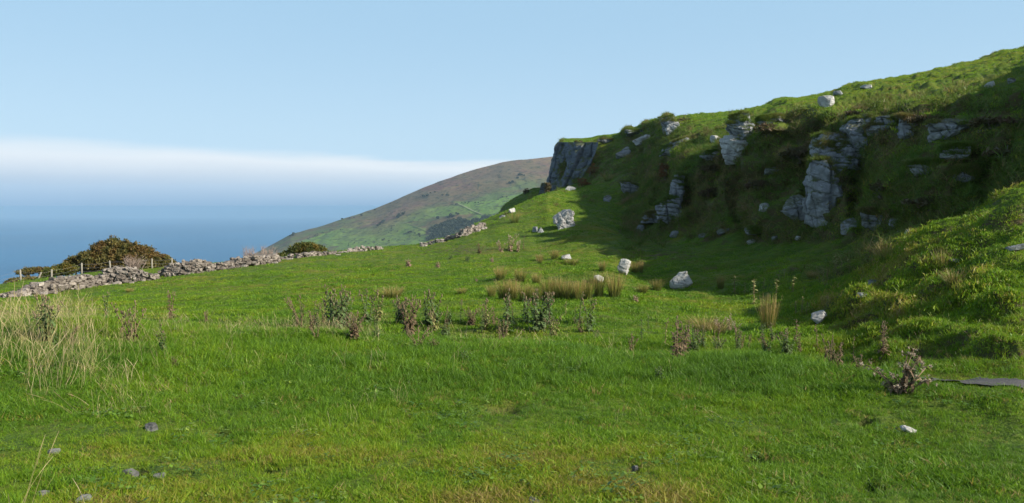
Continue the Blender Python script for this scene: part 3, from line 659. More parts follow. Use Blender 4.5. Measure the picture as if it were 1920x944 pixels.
# ------------------------------------------------------------------ dry stone walls
def wall_mat():
    m, nt, b, out = new_mat('wall_stone'); n, M, RG, MX, NO = ND(nt); L = nt.links.new
    g = n('ShaderNodeNewGeometry'); f = NO(7, 4, .7, g.outputs['Position'])
    a = n('ShaderNodeAttribute', attribute_name='shade')
    c = MX(RG(a.outputs['Fac'], 0, 1, 0, 1, False), (.13, .11, .09), (.43, .38, .32))
    c = MX(RG(f, .55, .4, 0, .5), c, (.12, .10, .085)); L(c, b.inputs['Base Color']); bump(nt, b, f, .6, .06)
    return m
M_WALL = wall_mat()
S6 = cube_sphere(3)
def build_wall(pts, label, seed, thick=.55, bright=0.0):
    """pts: (u, v foot, height in px); the stones are piled along the line, course above course"""
    rs = np.random.RandomState(seed); V = []; F = []; A = []; nv = 0
    P = []; Hh = []
    for u, v, h in pts:
        p, n_, d = at(u, v); P.append(np.array(p)); Hh.append(.72 * h * d / FPX)
    P = np.array(P); seglen = np.linalg.norm(np.diff(P, axis=0), axis=1); cum = np.concatenate([[0], np.cumsum(seglen)])
    c0, cf = S6
    s = 0.0; count = 0
    while s < cum[-1]:
        i = min(np.searchsorted(cum, s, 'right') - 1, len(P) - 2); t = (s - cum[i]) / (cum[i + 1] - cum[i] + 1e-9)
        base = P[i] * (1 - t) + P[i + 1] * t; H = (Hh[i] * (1 - t) + Hh[i + 1] * t) * (1 + .25 * math.sin(s * 1.9) * math.sin(s * .7 + seed))
        dirv = (P[i + 1] - P[i]) / (seglen[i] + 1e-9); dirv[2] = 0; dirv /= np.linalg.norm(dirv); nrm = np.array([-dirv[1], dirv[0], 0])
        g = drop(base[0], base[1]); gz = g.z
        z = 0.0
        while z < max(H, .12):
            sw, sd, sh = rs.uniform(.12, .34), rs.uniform(.12, .25), rs.uniform(.08, .17)
            for side in ((-1, 1) if H > .35 else (0,)):
                q = c0 * (1 - .3) + c0 / np.linalg.norm(c0, axis=1, keepdims=True) * .36
                q = q * (1 + rs.uniform(-.22, .22, q.shape)) * np.array([sw, sd * (1.2 if side else 1.4), sh]) * .5
                a, b_ = rs.uniform(-.5, .5), rs.uniform(-.35, .35)
                ca, sa = math.cos(a), math.sin(a); q = np.stack([q[:, 0] * ca - q[:, 1] * sa, q[:, 0] * sa + q[:, 1] * ca, q[:, 2] + b_ * q[:, 0]], 1)
                lean = thick * .5 * (1 - .45 * z / max(H, .2)) * side
                o = base + dirv * rs.uniform(-.09, .09) + nrm * (lean + rs.uniform(-.08, .08)); o = np.array([o[0], o[1], gz + z + sh * .42 + rs.uniform(-.03, .03)])
                V.append(q[:, :1] * dirv + q[:, 1:2] * nrm + q[:, 2:] * np.array([0, 0, 1]) + o); F.append(cf + nv); nv += len(q)
                A.append(np.full(len(q), np.clip(rs.beta(1.2, 3.0) + bright, 0, 1)))
            z += sh * .82
        s += rs.uniform(.15, .24)
    # stones tumbled at the foot
    for _ in range(int(cum[-1] * 1.6)):
        s = rs.uniform(0, cum[-1]); i = min(np.searchsorted(cum, s, 'right') - 1, len(P) - 2); t = (s - cum[i]) / (cum[i + 1] - cum[i]); base = P[i] * (1 - t) + P[i + 1] * t
        dirv = (P[i + 1] - P[i]); dirv[2] = 0; dirv /= np.linalg.norm(dirv); nrm = np.array([-dirv[1], dirv[0], 0]); o = base + nrm * rs.uniform(-1, 1) * 1.1
        g = drop(o[0], o[1]); q = c0 * .7 + c0 / np.linalg.norm(c0, axis=1, keepdims=True) * .36; q = q * (1 + rs.uniform(-.2, .2, q.shape)) * np.array([rs.uniform(.15, .4), rs.uniform(.15, .3), rs.uniform(.1, .22)]) * .5
        V.append(q + np.array([o[0], o[1], g.z + .04])); F.append(cf + nv); nv += len(q); A.append(np.full(len(q), np.clip(rs.beta(2, 1.6) + bright, 0, 1)))
    me = mesh_np('dry_stone_wall', np.concatenate(V), np.concatenate(F), M_WALL, False); vattr(me, 'shade', np.concatenate(A))
    return link('dry_stone_wall', me, None, label, 'stone wall', 'broken dry stone walls along the field edge')
build_wall([(-40, 562, 8), (-5, 559, 7), (22, 557, 7), (60, 552, 16), (100, 548, 24), (150, 542, 28), (200, 535, 30), (250, 529, 27), (280, 526, 12), (296, 522, 6)], 'longest tumbled dry stone wall below the hawthorn thicket at the left', 1)
build_wall([(300, 520, 10), (320, 518, 22), (345, 515, 27), (368, 513, 30), (380, 511, 24), (392, 509, 12), (412, 506, 18), (440, 502, 19), (470, 499, 20), (500, 495, 18), (518, 491, 12)], 'dry stone wall of dark and pale stones running up to the bare bushes', 2)
build_wall([(528, 488, 6), (542, 486, 5), (560, 484, 9), (578, 482, 10), (592, 480, 6), (612, 478, 3), (630, 476, 3)], 'low collapsed stretch of stone wall in front of the gorse bush', 3, .4)
build_wall([(656, 473, 5), (668, 472, 8), (685, 471, 6), (705, 469, 5), (716, 468, 4)], 'short isolated heap of pale wall stones on the field skyline', 4, .4, .2)
build_wall([(790, 463, 7), (806, 459, 7), (825, 455, 7), (842, 451, 11), (860, 446, 13), (878, 440, 12), (895, 433, 12), (908, 425, 9)], 'sunlit pale stone wall climbing towards the hill in the centre', 5, .5, .25)

# ------------------------------------------------------------------ fence behind the wall
def wood_mat():
    m, nt, b, out = new_mat('weathered_wood'); n, M, RG, MX, NO = ND(nt); g = n('ShaderNodeNewGeometry')
    f = NO(9, 4, .7, g.outputs['Position']); nt.links.new(MX(f, (.22, .20, .16), (.36, .33, .27)), b.inputs['Base Color']); return m
M_WOOD = wood_mat()
def simple_mat(name, col, rough=.8, var=.25, sc=6.0):
    m, nt, b, out = new_mat(name); n, M, RG, MX, NO = ND(nt); g = n('ShaderNodeNewGeometry'); f = NO(sc, 3, .6, g.outputs['Position'])
    nt.links.new(MX(RG(f, .3, .7), tuple(c * (1 - var) for c in col), tuple(min(1, c * (1 + var)) for c in col)), b.inputs['Base Color']); b.inputs['Roughness'].default_value = rough; return m
M_WIRE = simple_mat('fence_wire', (.25, .24, .23), .5)
def build_fence():
    posts = [(-30, 537, 16, 0), (37, 535, 17, 0), (66, 529, 12, 28), (95, 525, 14, 3), (152, 521, 18, 2), (206, 514, 12, -2), (284, 513, 12, 2), (322, 505, 9, 0)]
    root = bpy.data.objects.new('post_and_wire_fence', None); SC.objects.link(root)
    pl = []
    for i, (u, vt, h, lean) in enumerate(posts):
        az = math.atan2((u - 960) / FPX, CP); dist = 53 + i * .7
        g = drop(math.sin(az) * dist, math.cos(az) * dist); pl.append((g, lean))
    root.location = pl[0][0]; root['label'] = 'old post and wire fence with one leaning post behind the left stone wall'; root['category'] = 'fence'
    tops = []
    for (g, lean), (u, vt, h, l2) in zip(pl, posts):
        H = 1.15 if h > 13 else 1.0
        r = ray(u, vt - h); ztop = r[2] / math.hypot(r[0], r[1]) * math.hypot(g.x, g.y)
        H = min(max(ztop - g.z, .7), 1.5)
        mb = MB(); mb.tube([(0, 0, -.3), (0, 0, H * .5), (0, 0, H - .03), (0, 0, H)], [.055, .052, .048, .036], 7)
        o = link('fence_post', mb.mesh('fence_post', M_WOOD), root); o.location = g - Vector(root.location); o.rotation_euler = (R(2), R(lean), 0)
        tops.append((o.location.copy(), H, lean))
    for f in (.88, .55, .25):
        mb = MB(); pts = []
        for i, (p, H, lean) in enumerate(tops):
            q = p + Vector((math.sin(R(lean)) * H * f, -.07, H * f)); pts.append(q)
            if i < len(tops) - 1: q2 = tops[i + 1][0] + Vector((0, -.07, tops[i + 1][1] * f)); m_ = (q + q2) / 2; m_.z -= .07; pts.append(m_)
        mb.tube(pts, .004, 4); link('wire', mb.mesh('wire', M_WIRE), root)
build_fence()

# ------------------------------------------------------------------ bushes and small trees behind the wall
def leaf_mat(name, c1, c2, c3, trans=.25):
    m = bpy.data.materials.new(name); m.use_nodes = True; nt = m.node_tree; nt.nodes.clear(); n, M, RG, MX, NO = ND(nt); L = nt.links.new
    out = n('ShaderNodeOutputMaterial'); b = n('ShaderNodeBsdfPrincipled'); b.inputs['Roughness'].default_value = .6; b.inputs['Specular IOR Level'].default_value = .25
    a = n('ShaderNodeAttribute', attribute_name='tint'); g = n('ShaderNodeNewGeometry'); f = NO(1.1, 3, .6, g.outputs['Position'])
    c = MX(RG(a.outputs['Fac'], .15, .85, 0, 1, False), c1, c2); c = MX(M('MULTIPLY', RG(f, .5, .62), .75), c, c3)
    L(c, b.inputs['Base Color']); t = n('ShaderNodeBsdfTranslucent'); L(c, t.inputs[0]); mx = n('ShaderNodeMixShader'); mx.inputs[0].default_value = trans
    L(b.outputs[0], mx.inputs[1]); L(t.outputs[0], mx.inputs[2]); L(mx.outputs[0], out.inputs[0]); return m
M_HAW = leaf_mat('hawthorn_leaves', (.070, .080, .020), (.19, .150, .042), (.15, .085, .028))
M_GORSE = leaf_mat('gorse_leaves', (.06, .085, .018), (.14, .14, .028), (.17, .12, .02))
M_BARK = simple_mat('grey_bark', (.17, .145, .12)); M_TWIG = simple_mat('bare_twigs', (.30, .23, .19))
def leaf_quads(cent, size, rs):
    n = len(cent); a = rs.normal(size=(n, 3)); a /= np.linalg.norm(a, axis=1, keepdims=True); b = rs.normal(size=(n, 3)); b -= (a * b).sum(1, keepdims=True) * a; b /= np.linalg.norm(b, axis=1, keepdims=True)
    s = (size * rs.uniform(.6, 1.3, (n, 1))); q = np.stack([cent - a * s, cent + b * s * .5, cent + a * s, cent - b * s * .5], 1)
    return q.reshape(-1, 3), np.arange(n * 4).reshape(-1, 4)
def build_bush(name, base, lobes, label, cat, seed, mat, nleaf=9000, lsize=.09, trunks=3, group=None, flatten=.8, shell=.55):
    """lobes: (dx, dy, dz, rx, rz) in metres round the base"""
    rs = np.random.RandomState(seed)
    root = bpy.data.objects.new(name, None); SC.objects.link(root); root.location = base; root['label'] = label; root['category'] = cat
    if group: root['group'] = group
    az = math.atan2(base[0], base[1]); root.rotation_euler = (0, 0, -az)
    vol = np.array([l[3] ** 2 * l[4] for l in lobes]); vol = vol / vol.sum(); C = []; TT = []
    for (dx, dy, dz, rx, rz), w in zip(lobes, vol):
        # sprays: small clumps of leaves on the ends of twigs, uneven outline
        nc = max(12, int(nleaf * w / 20)); d = rs.normal(size=(nc, 3)); d /= np.linalg.norm(d, axis=1, keepdims=True)
        rr = rs.uniform(shell, 1.0, (nc, 1)) ** .7 * (1 + .62 * fbm(d * 1.5 + seed + dx, 1.9, 4, seed)[:, None])
        c = d * rr * np.array([rx, rx * flatten, rz]); c[:, 2] += dz; c[:, 0] += dx; c[:, 1] += dy; c = c[c[:, 2] > .15]
        k = 20; sc = rs.normal(size=(len(c), k, 3)) * np.array([.17, .17, .10]) * (rx * .2 + .35)
        C.append((c[:, None] + sc).reshape(-1, 3)); TT.append(np.repeat(rs.uniform(0, 1, len(c)), k) * .7 + rs.uniform(0, .3, len(c) * k))
    C = np.concatenate(C); TT = np.concatenate(TT); v, f = leaf_quads(C, lsize, rs)
    me = mesh_np('foliage', v, f, mat, False); vattr(me, 'tint', np.repeat(TT, 4)); link('foliage', me, root)
    mb = MB()
    for l in lobes:
        for t in range(trunks):
            q = Vector((l[0] * .5 + rs.uniform(-.3, .3), l[1] * .5, -.2)); tgt = Vector((l[0] + rs.uniform(-1, 1) * l[3] * .6, l[1] + rs.uniform(-.6, .6) * l[3] * .6, l[2] + l[4] * rs.uniform(.2, .7)))
            pts = [q]; rad = [.09]
            for i in range(1, 7):
                p = q.lerp(tgt, i / 6) + Vector(rs.normal(size=3) * .09); pts.append(p); rad.append(.09 * (1 - i / 7))
                if i >= 2:
                    for _ in range(2):
                        e = p + Vector(rs.normal(size=3) * np.array([.5, .5, .35]) * l[3] * .45); mb.tube([p, p.lerp(e, .5) + Vector(rs.normal(size=3) * .05), e], [rad[-1] * .5, rad[-1] * .3, .008], 4)
            mb.tube(pts, rad, 6)
    link('trunk', mb.mesh('trunk', M_BARK), root); return root
def bpos(u, dist):
    az = math.atan2((u - 960) / FPX, CP); g = drop(math.sin(az) * dist, math.cos(az) * dist); return g
def lobes_px(u0, dist, base, L_):
    k = dist / FPX * 1.12; out = []
    for (u, vc, ru, rv) in L_:
        r = ray(u, vc); z = r[2] / math.hypot(r[0], r[1]) * dist
        out.append(((u - u0) * k, 0, z - base.z, ru * k, rv * k))
    return out
def bush_px(name, u0, dist, L_, *a, **k):
    b = bpos(u0, dist); return build_bush(name, b, lobes_px(u0, dist, b, L_), *a, **k)
bush_px('hawthorn_bush', 238, 60, [(203, 472, 14, 13), (219, 464, 14, 13), (238, 467, 16, 12), (257, 475, 16, 12), (271, 484, 14, 11), (190, 487, 14, 14), (214, 487, 20, 18), (240, 488, 24, 18), (262, 495, 22, 13), (206, 458, 7, 6)], 'large rounded hawthorn bush with browning leaves, tallest of the thicket', 'bush', 11, M_HAW, 60000, .075, 2)
bush_px('hawthorn_bush', 155, 61, [(143, 495, 12, 11), (158, 489, 13, 12), (174, 488, 12, 13), (135, 503, 9, 8), (165, 499, 18, 11)], 'lower hawthorn bush joining the tall one on its left', 'bush', 12, M_HAW, 20000, .075)
bush_px('hawthorn_bush', 300, 60, [(288, 488, 13, 10), (302, 491, 12, 9), (314, 497, 10, 7), (290, 499, 18, 8)], 'brown hawthorn bush sloping down from the tall one on its right', 'bush', 13, M_HAW, 20000, .075)
bush_px('shrub', 110, 58, [(118, 505, 13, 7), (104, 509, 12, 6), (95, 514, 8, 5)], 'low yellowish green shrub between two fence posts', 'bush', 14, M_GORSE, 15000, .075)
bush_px('hawthorn_tree', 62, 62, [(66, 506, 14, 3.5), (52, 510, 12, 3), (73, 509, 7, 3)], 'small flat topped windswept tree near the left edge', 'tree', 15, M_HAW, 5200, .07, 2, shell=.2)
bush_px('shrub', 24, 66, [(28, 527, 10, 3), (18, 530, 7, 2.5)], 'dark low shrub at the far left above the sea', 'bush', 16, M_HAW, 2000, .08)
bush_px('shrub', 60, 60, [(60, 523, 18, 2.5)], 'scrubby undergrowth beneath the flat topped tree', 'bush', 27, M_HAW, 1400, .07)
bush_px('gorse_bush', 578, 66, [(574, 466, 20, 9), (592, 470, 14, 6), (556, 474, 14, 6), (542, 479, 12, 4)], 'round green and yellow gorse bush behind the wall', 'bush', 17, M_GORSE, 15000, .085)
def bare_shrub(u0, vb, vt, w, dist, label, seed, n=40):
    rs = random.Random(seed); b = bpos(u0, dist); k = dist / FPX; mb = MB(); r = ray(u0, vt); H = r[2] / math.hypot(r[0], r[1]) * dist - b.z
    for i in range(n):
        x = rs.uniform(-.5, .5) * w * k; q = Vector((x * .5, rs.uniform(-.3, .3), -.1)); t = Vector((x * 1.1 + rs.uniform(-.25, .25), rs.uniform(-.7, .7), H * rs.uniform(.6, 1.0)))
        m_ = q.lerp(t, .5) + Vector((rs.uniform(-.15, .15), rs.uniform(-.15, .15), .1)); mb.tube([q, m_, t], [.022, .014, .005], 4)
        for _ in range(5):
            s = q.lerp(t, rs.uniform(.4, .9)); e = s + Vector((rs.uniform(-.35, .35), rs.uniform(-.35, .35), rs.uniform(.1, .45))); mb.tube([s, e], [.009, .003], 3)
    o = link('bare_shrub', mb.mesh('bare_shrub', M_TWIG), None, label, 'bush'); o.location = b; o.rotation_euler = (0, 0, -math.atan2(b.x, b.y))
bare_shrub(252, 513, 483, 34, 55, 'pale leafless shrub in front of the tall hawthorn bush', 1, 34)
bare_shrub(476, 483, 461, 36, 64, 'leafless pinkish shrub above the wall, left one of two', 2, 46)
bare_shrub(503, 480, 461, 22, 65, 'leafless pinkish shrub above the wall, right one of two', 3, 30)

# ------------------------------------------------------------------ trees and hedges on the far hillside
M_FARLEAF = leaf_mat('distant_leaves', (.018, .030, .014), (.035, .05, .02), (.025, .04, .02), .1)
def far_tree_mesh(seed, n=260):
    rs = np.random.RandomState(seed); d = rs.normal(size=(n, 3)); d /= np.linalg.norm(d, axis=1, keepdims=True)
    c = d * rs.uniform(.3, 1, (n, 1)) ** .5 * np.array([4.2, 4.2, 3.0]) * (1 + .25 * fbm(d + seed, 1.3, 2, seed)[:, None]); c[:, 2] += 4.4; c = c[c[:, 2] > .8]
    v, f = leaf_quads(c, 1.1, rs); me = mesh_np('crown', v, f, M_FARLEAF, False); vattr(me, 'tint', np.repeat(rs.uniform(0, 1, len(c)), 4)); return me
FT = [far_tree_mesh(300 + i) for i in range(4)]
mbt = MB(); mbt.tube([(0, 0, -1), (.1, 0, 2), (.2, .1, 4.5)], [.35, .25, .1], 6); FTRUNK = mbt.mesh('trunk', M_BARK)
def far_tree(u, v, s, label, rs, group):
    p, n_, d = at_far(u, v)
    if p is None: return
    root = bpy.data.objects.new('distant_tree', None); SC.objects.link(root); root.location = p; root.scale = (s, s, s * rs.uniform(.8, 1.15)); root.rotation_euler = (0, 0, rs.uniform(0, 6))
    root['label'] = label; root['category'] = 'tree'; root['group'] = group
    link('crown', FT[rs.randint(0, 3)], root); link('trunk', FTRUNK, root)
rs_ = random.Random(5)
for (line, label, grp, n_, s) in (
    ([(745, 410), (752, 404), (760, 398)], 'dark tree in the short slanting row between two far pastures', 'trees of the slanting far row', 9, 1.0),
    ([(708, 424), (716, 419), (724, 415)], 'dark tree in the small clump left of the far pastures', 'trees of the small far clump', 8, 1.0),
    ([(790, 372), (800, 366), (812, 360), (840, 368)], 'dark bush dotted over the moor above the far pastures', 'bushes on the far moor', 9, .9),
    ([(618, 418), (650, 412), (712, 391), (755, 371), (830, 340)], 'tiny tree on the skyline of the far hillside', 'trees on the far skyline', 6, .8),
    ([(820, 412), (840, 408), (850, 404), (870, 400)], 'dark tree of the hedge above the far wood', 'hedge trees above the far wood', 13, 1.0),
    ([(955, 345), (965, 338), (975, 330), (980, 329)], 'dark tree in the clump high on the moor left of the cliff', 'trees of the clump on the high moor', 9, 1.0),
    ([(765, 435), (780, 440), (800, 448)], 'small dark tree along the lower far hedge', 'trees along the lower far hedge', 7, .7),
    ([(560, 455), (620, 432), (690, 425)], 'low bush of the upper field hedge on the far hillside', 'upper field hedge bushes', 14, .4),
    ([(700, 468), (720, 448), (738, 425)], 'low bush of the hedge running downhill between far fields', 'downhill field hedge bushes', 10, .4),
    ([(640, 462), (700, 450), (760, 452)], 'low bush of the lower field hedge on the far hillside', 'lower field hedge bushes', 12, .4),
    ([(850, 384), (900, 380), (985, 363)], 'low bush along the edge of the moor on the far hillside', 'moor edge bushes', 12, .45),
    ([(545, 443), (548, 441)], 'dark bush at the seaward tip of the far hillside', 'bushes at the seaward tip', 3, 1.0)):
    t_ = np.array(line, float)
    for i in range(n_):
        q = rs_.random() * (len(t_) - 1); k = int(q); p_ = t_[k] * (1 - q + k) + t_[k + 1] * (q - k)
        far_tree(p_[0] + rs_.uniform(-3, 3), p_[1] + rs_.uniform(-1.5, 2.5), s * rs_.uniform(.6, 1.15), label, rs_, grp)
# the far wood reads as one mass
def far_wood():
    rs = np.random.RandomState(9); V = []; F = []; T = []; nv = 0; poly = [(805, 432), (812, 440), (800, 452), (840, 455), (885, 432), (925, 405), (900, 410), (878, 418), (862, 412), (840, 416), (822, 424)]
    k = 0
    while k < 360:
        u, v = rs.uniform(798, 928), rs.uniform(402, 456)
        if not in_poly(np.array([u]), np.array([v]), poly)[0]: continue
        k += 1; p, n_, d = at_far(u, v)
        if p is None: continue
        n = 90; dd = rs.normal(size=(n, 3)); dd /= np.linalg.norm(dd, axis=1, keepdims=True); c = dd * rs.uniform(.4, 1, (n, 1)) * np.array([5, 5, 4.0]) * rs.uniform(.6, 1.2); c[:, 2] += 4.5
        v_, f_ = leaf_quads(c + np.array(p), 1.5, rs); V.append(v_); F.append(f_ + nv); nv += len(v_); T.append(np.full(len(v_), rs.uniform(0, 1)))
    me = mesh_np('far_wood', np.concatenate(V), np.concatenate(F), M_FARLEAF, False); vattr(me, 'tint', np.concatenate(T))
    link('far_wood', me, None, 'dark green wood in the hollow of the far hillside', 'wood', None, 'stuff')
far_wood()
def drape(name, pts, width, mat, lookup, kind='structure', lift=.4, sub=8, flip=False):
    P = []
    for (a, b) in zip(pts[:-1], pts[1:]):
        for i in range(sub): t = i / sub; P.append(lookup(a[0] * (1 - t) + b[0] * t, a[1] * (1 - t) + b[1] * t))
    P.append(lookup(*pts[-1])); V = []; F = []
    for i, p in enumerate(P):
        d = (P[min(i + 1, len(P) - 1)] - P[max(i - 1, 0)]); d.z = 0; d.normalize(); s = Vector((-d.y, d.x, 0)) * width / 2
        V += [p + s + Vector((0, 0, lift)), p - s + Vector((0, 0, lift))]
    for i in range(len(P) - 1): F.append((2 * i, 2 * i + 1, 2 * i + 3, 2 * i + 2))
    me = bpy.data.meshes.new(name); me.from_pydata([tuple(v) for v in V], [], F); me.materials.append(mat); return link(name, me, None, kind=kind)
M_TRACK = simple_mat('pale_track', (.24, .24, .16), .9, .2, .2)
drape('farm_track', [(858, 383), (870, 388), (885, 396), (905, 404)], 3.0, M_TRACK, lambda u, v: at_far(u, v)[0] or Vector((0, 2500, -60)), lift=2.2)
drape('farm_track', [(757, 418), (775, 424), (790, 430), (812, 441)], 2.5, simple_mat('worn_track', (.13, .14, .07), .9, .2, .2), lambda u, v: at_far(u, v)[0] or Vector((0, 2500, -60)), lift=2.0)
# ------------------------------------------------------------------ grass: blades and tufts, instanced over the ground
def blade_mat(name, cols, trans=.45, inst=True):
    m = bpy.data.materials.new(name); m.use_nodes = True; nt = m.node_tree; nt.nodes.clear(); n, M, RG, MX, NO = ND(nt); L = nt.links.new
    out = n('ShaderNodeOutputMaterial'); b = n('ShaderNodeBsdfPrincipled'); b.inputs['Roughness'].default_value = .5; b.inputs['Specular IOR Level'].default_value = .35
    a = n('ShaderNodeAttribute', attribute_name='tint', attribute_type='INSTANCER' if inst else 'GEOMETRY'); g = n('ShaderNodeNewGeometry'); pos = g.outputs['Position']
    a2 = n('ShaderNodeAttribute', attribute_name='bt', attribute_type='GEOMETRY')
    f = NO(1.3, 4, .6, pos)
    t = M('ADD', a.outputs['Fac'], M('MULTIPLY', M('SUBTRACT', f, .5), .35)); t = M('ADD', t, M('MULTIPLY', M('SUBTRACT', a2.outputs['Fac'], .5), .45))
    r = n('ShaderNodeValToRGB'); L(t, r.inputs[0]); e = r.color_ramp.elements
    e[0].position = cols[0][0]; e[0].color = (*cols[0][1], 1); e[1].position = cols[-1][0]; e[1].color = (*cols[-1][1], 1)
    for p, c in cols[1:-1]: x = e.new(p); x.color = (*c, 1)
    vv = n('ShaderNodeCombineColor'); k_ = RG(M('FRACT', M('MULTIPLY', a2.outputs['Fac'], 7.3)), 0, 1, .62, 1.22, False); [L(k_, q) for q in vv.inputs[:3]]; cc = MX(1.0, r.outputs[0], vv.outputs[0], 'MULTIPLY'); L(cc, b.inputs['Base Color']); tr = n('ShaderNodeBsdfTranslucent'); L(cc, tr.inputs[0]); mx = n('ShaderNodeMixShader'); mx.inputs[0].default_value = trans
    L(b.outputs[0], mx.inputs[1]); L(tr.outputs[0], mx.inputs[2]); L(mx.outputs[0], out.inputs[0]); return m
M_BLADE = blade_mat('grass_blades', [(0.0, (.105, .220, .016)), (.28, (.175, .325, .014)), (.52, (.250, .365, .016)), (.76, (.32, .30, .035)), (1.0, (.40, .29, .10))])
M_STRAW = blade_mat('dry_stems', [(0.0, (.34, .34, .10)), (.5, (.52, .43, .19)), (1.0, (.60, .47, .27))], .3)

def tuft(name, seed, nb, rad, hmin, hmax, width, lean, mat, heads=False, seg=2):
    rs = np.random.RandomState(seed); V = []; F4 = []; bt = []
    for i in range(nb):
        a = rs.uniform(0, 2 * math.pi); r = rad * math.sqrt(rs.uniform()); bx, by = r * math.cos(a), r * math.sin(a); h = rs.uniform(hmin, hmax)
        la = rs.uniform(0, 2 * math.pi); ln = lean * rs.uniform(.2, 1) * h; wa = rs.uniform(0, math.pi); wx, wy = math.cos(wa) * width / 2, math.sin(wa) * width / 2
        t_ = rs.uniform(); base = len(V)
        for k in range(seg + 1):
            t = k / seg; x = bx + math.cos(la) * ln * t ** 2; y = by + math.sin(la) * ln * t ** 2; z = h * t * (1 - .18 * t * lean); w = (1 - t ** 2 * .9)
            if heads and t > .75: w = 1.9 if k == seg - 1 else .8
            V += [(x - wx * w, y - wy * w, z - .012), (x + wx * w, y + wy * w, z - .012)]; bt += [t_, t_]
        for k in range(seg): q = base + 2 * k; F4.append((q, q + 1, q + 3, q + 2))
    me = mesh_np(name, V, F4, mat, False); vattr(me, 'bt', bt); return bpy.data.objects.new(name, me)
def make_coll(name, objs):
    c = bpy.data.collections.new(name)
    for o in objs: c.objects.link(o)
    return c
C_TURF = make_coll('turf_tufts', [tuft('turf_tuft_%s' % 'abcdef'[i], 500 + i, 26, .065, .022, .055, .0048, 1.1, M_BLADE) for i in range(6)])
C_LUSH = make_coll('lush_tufts', [tuft('lush_tuft_%s' % 'abcd'[i], 520 + i, 22, .07, .07, .17, .0062, .9, M_BLADE, seg=3) for i in range(4)])
C_FAR = make_coll('meadow_tufts', [tuft('meadow_tuft_%s' % 'abcd'[i], 540 + i, 26, .20, .04, .12, .020, .9, M_BLADE) for i in range(4)])
M_HEATHG = blade_mat('heathy_grass', [(0.0, (.10, .20, .022)), (.40, (.155, .225, .030)), (.65, (.22, .19, .058)), (.88, (.27, .185, .08)), (1.0, (.34, .25, .12))])
C_LONG = make_coll('long_tufts', [tuft('long_tuft_%s' % 'abcd'[i], 580 + i, 30, .22, .10, .30, .016, 1.6, M_HEATHG, seg=3) for i in range(4)])
def herb(name, seed):
    rs = np.random.RandomState(seed); V = []; F = []; bt = []
    for i in range(16):
        a = rs.uniform(0, 6.283); r = .07 * math.sqrt(rs.uniform()); L_ = rs.uniform(.012, .03); z = rs.uniform(.015, .05); d = np.array([math.cos(a), math.sin(a), rs.uniform(-.1, .5)]); s_ = np.array([-d[1], d[0], rs.uniform(-.3, .3)]); c = np.array([r * math.cos(a * 3), r * math.sin(a * 3), z]); b = len(V)
        V += [c - d * L_ * .5, c + s_ * L_ * .42, c + d * L_ * .6, c - s_ * L_ * .42]; F.append((b, b + 1, b + 2, b + 3)); bt += [rs.uniform()] * 4
    me = mesh_np(name, V, F, M_HERB, False); vattr(me, 'bt', bt); return bpy.data.objects.new(name, me)
M_HERB = blade_mat('herb_leaves', [(0.0, (.07, .15, .018)), (.6, (.12, .22, .022)), (1.0, (.20, .27, .04))], .25)
C_HERB = make_coll('herbs', [herb('herb_%s' % 'abc'[i], 620 + i) for i in range(3)])
C_DRY = make_coll('dry_tufts', [tuft('dry_tuft_%s' % 'abcde'[i], 560 + i, 5, .12, .22, .62, .0030, .5, M_STRAW, True, 6) for i in range(5)])

def scatter_tree(coll):
    g = bpy.data.node_groups.new('scatter', 'GeometryNodeTree')
    g.interface.new_socket('Geometry', in_out='INPUT', socket_type='NodeSocketGeometry'); g.interface.new_socket('Geometry', in_out='OUTPUT', socket_type='NodeSocketGeometry')
    i = g.nodes.new('NodeGroupInput'); o = g.nodes.new('NodeGroupOutput'); p = g.nodes.new('GeometryNodeInstanceOnPoints'); c = g.nodes.new('GeometryNodeCollectionInfo')
    c.inputs['Collection'].default_value = coll; c.inputs['Separate Children'].default_value = True; c.inputs['Reset Children'].default_value = True
    def na(nm, ty):
        x = g.nodes.new('GeometryNodeInputNamedAttribute'); x.data_type = ty; x.inputs['Name'].default_value = nm; return x.outputs['Attribute']
    mtp = g.nodes.new('GeometryNodeMeshToPoints')
    g.links.new(i.outputs[0], mtp.inputs['Mesh']); g.links.new(mtp.outputs[0], p.inputs['Points']); g.links.new(c.outputs[0], p.inputs['Instance']); p.inputs['Pick Instance'].default_value = True
    g.links.new(na('idx', 'INT'), p.inputs['Instance Index']); g.links.new(na('rot', 'FLOAT_VECTOR'), p.inputs['Rotation']); g.links.new(na('scl', 'FLOAT'), p.inputs['Scale'])
    g.links.new(p.outputs[0], o.inputs[0]); return g
def scatter(name, coll, P, rot, scl, tint, label, cat):
    n = len(P); me = bpy.data.meshes.new(name); me.vertices.add(n); me.vertices.foreach_set('co', np.asarray(P, np.float32).ravel())
    a = me.attributes.new('idx', 'INT', 'POINT'); a.data.foreach_set('value', np.random.RandomState(n).randint(0, 97, n).astype(np.int32))
    a = me.attributes.new('rot', 'FLOAT_VECTOR', 'POINT'); a.data.foreach_set('vector', np.asarray(rot, np.float32).ravel())
    vattr(me, 'scl', scl); vattr(me, 'tint', tint)
    o = link(name, me, None, label, cat, None, 'stuff'); md = o.modifiers.new('scatter', 'NODES'); md.node_group = scatter_tree(coll); return o

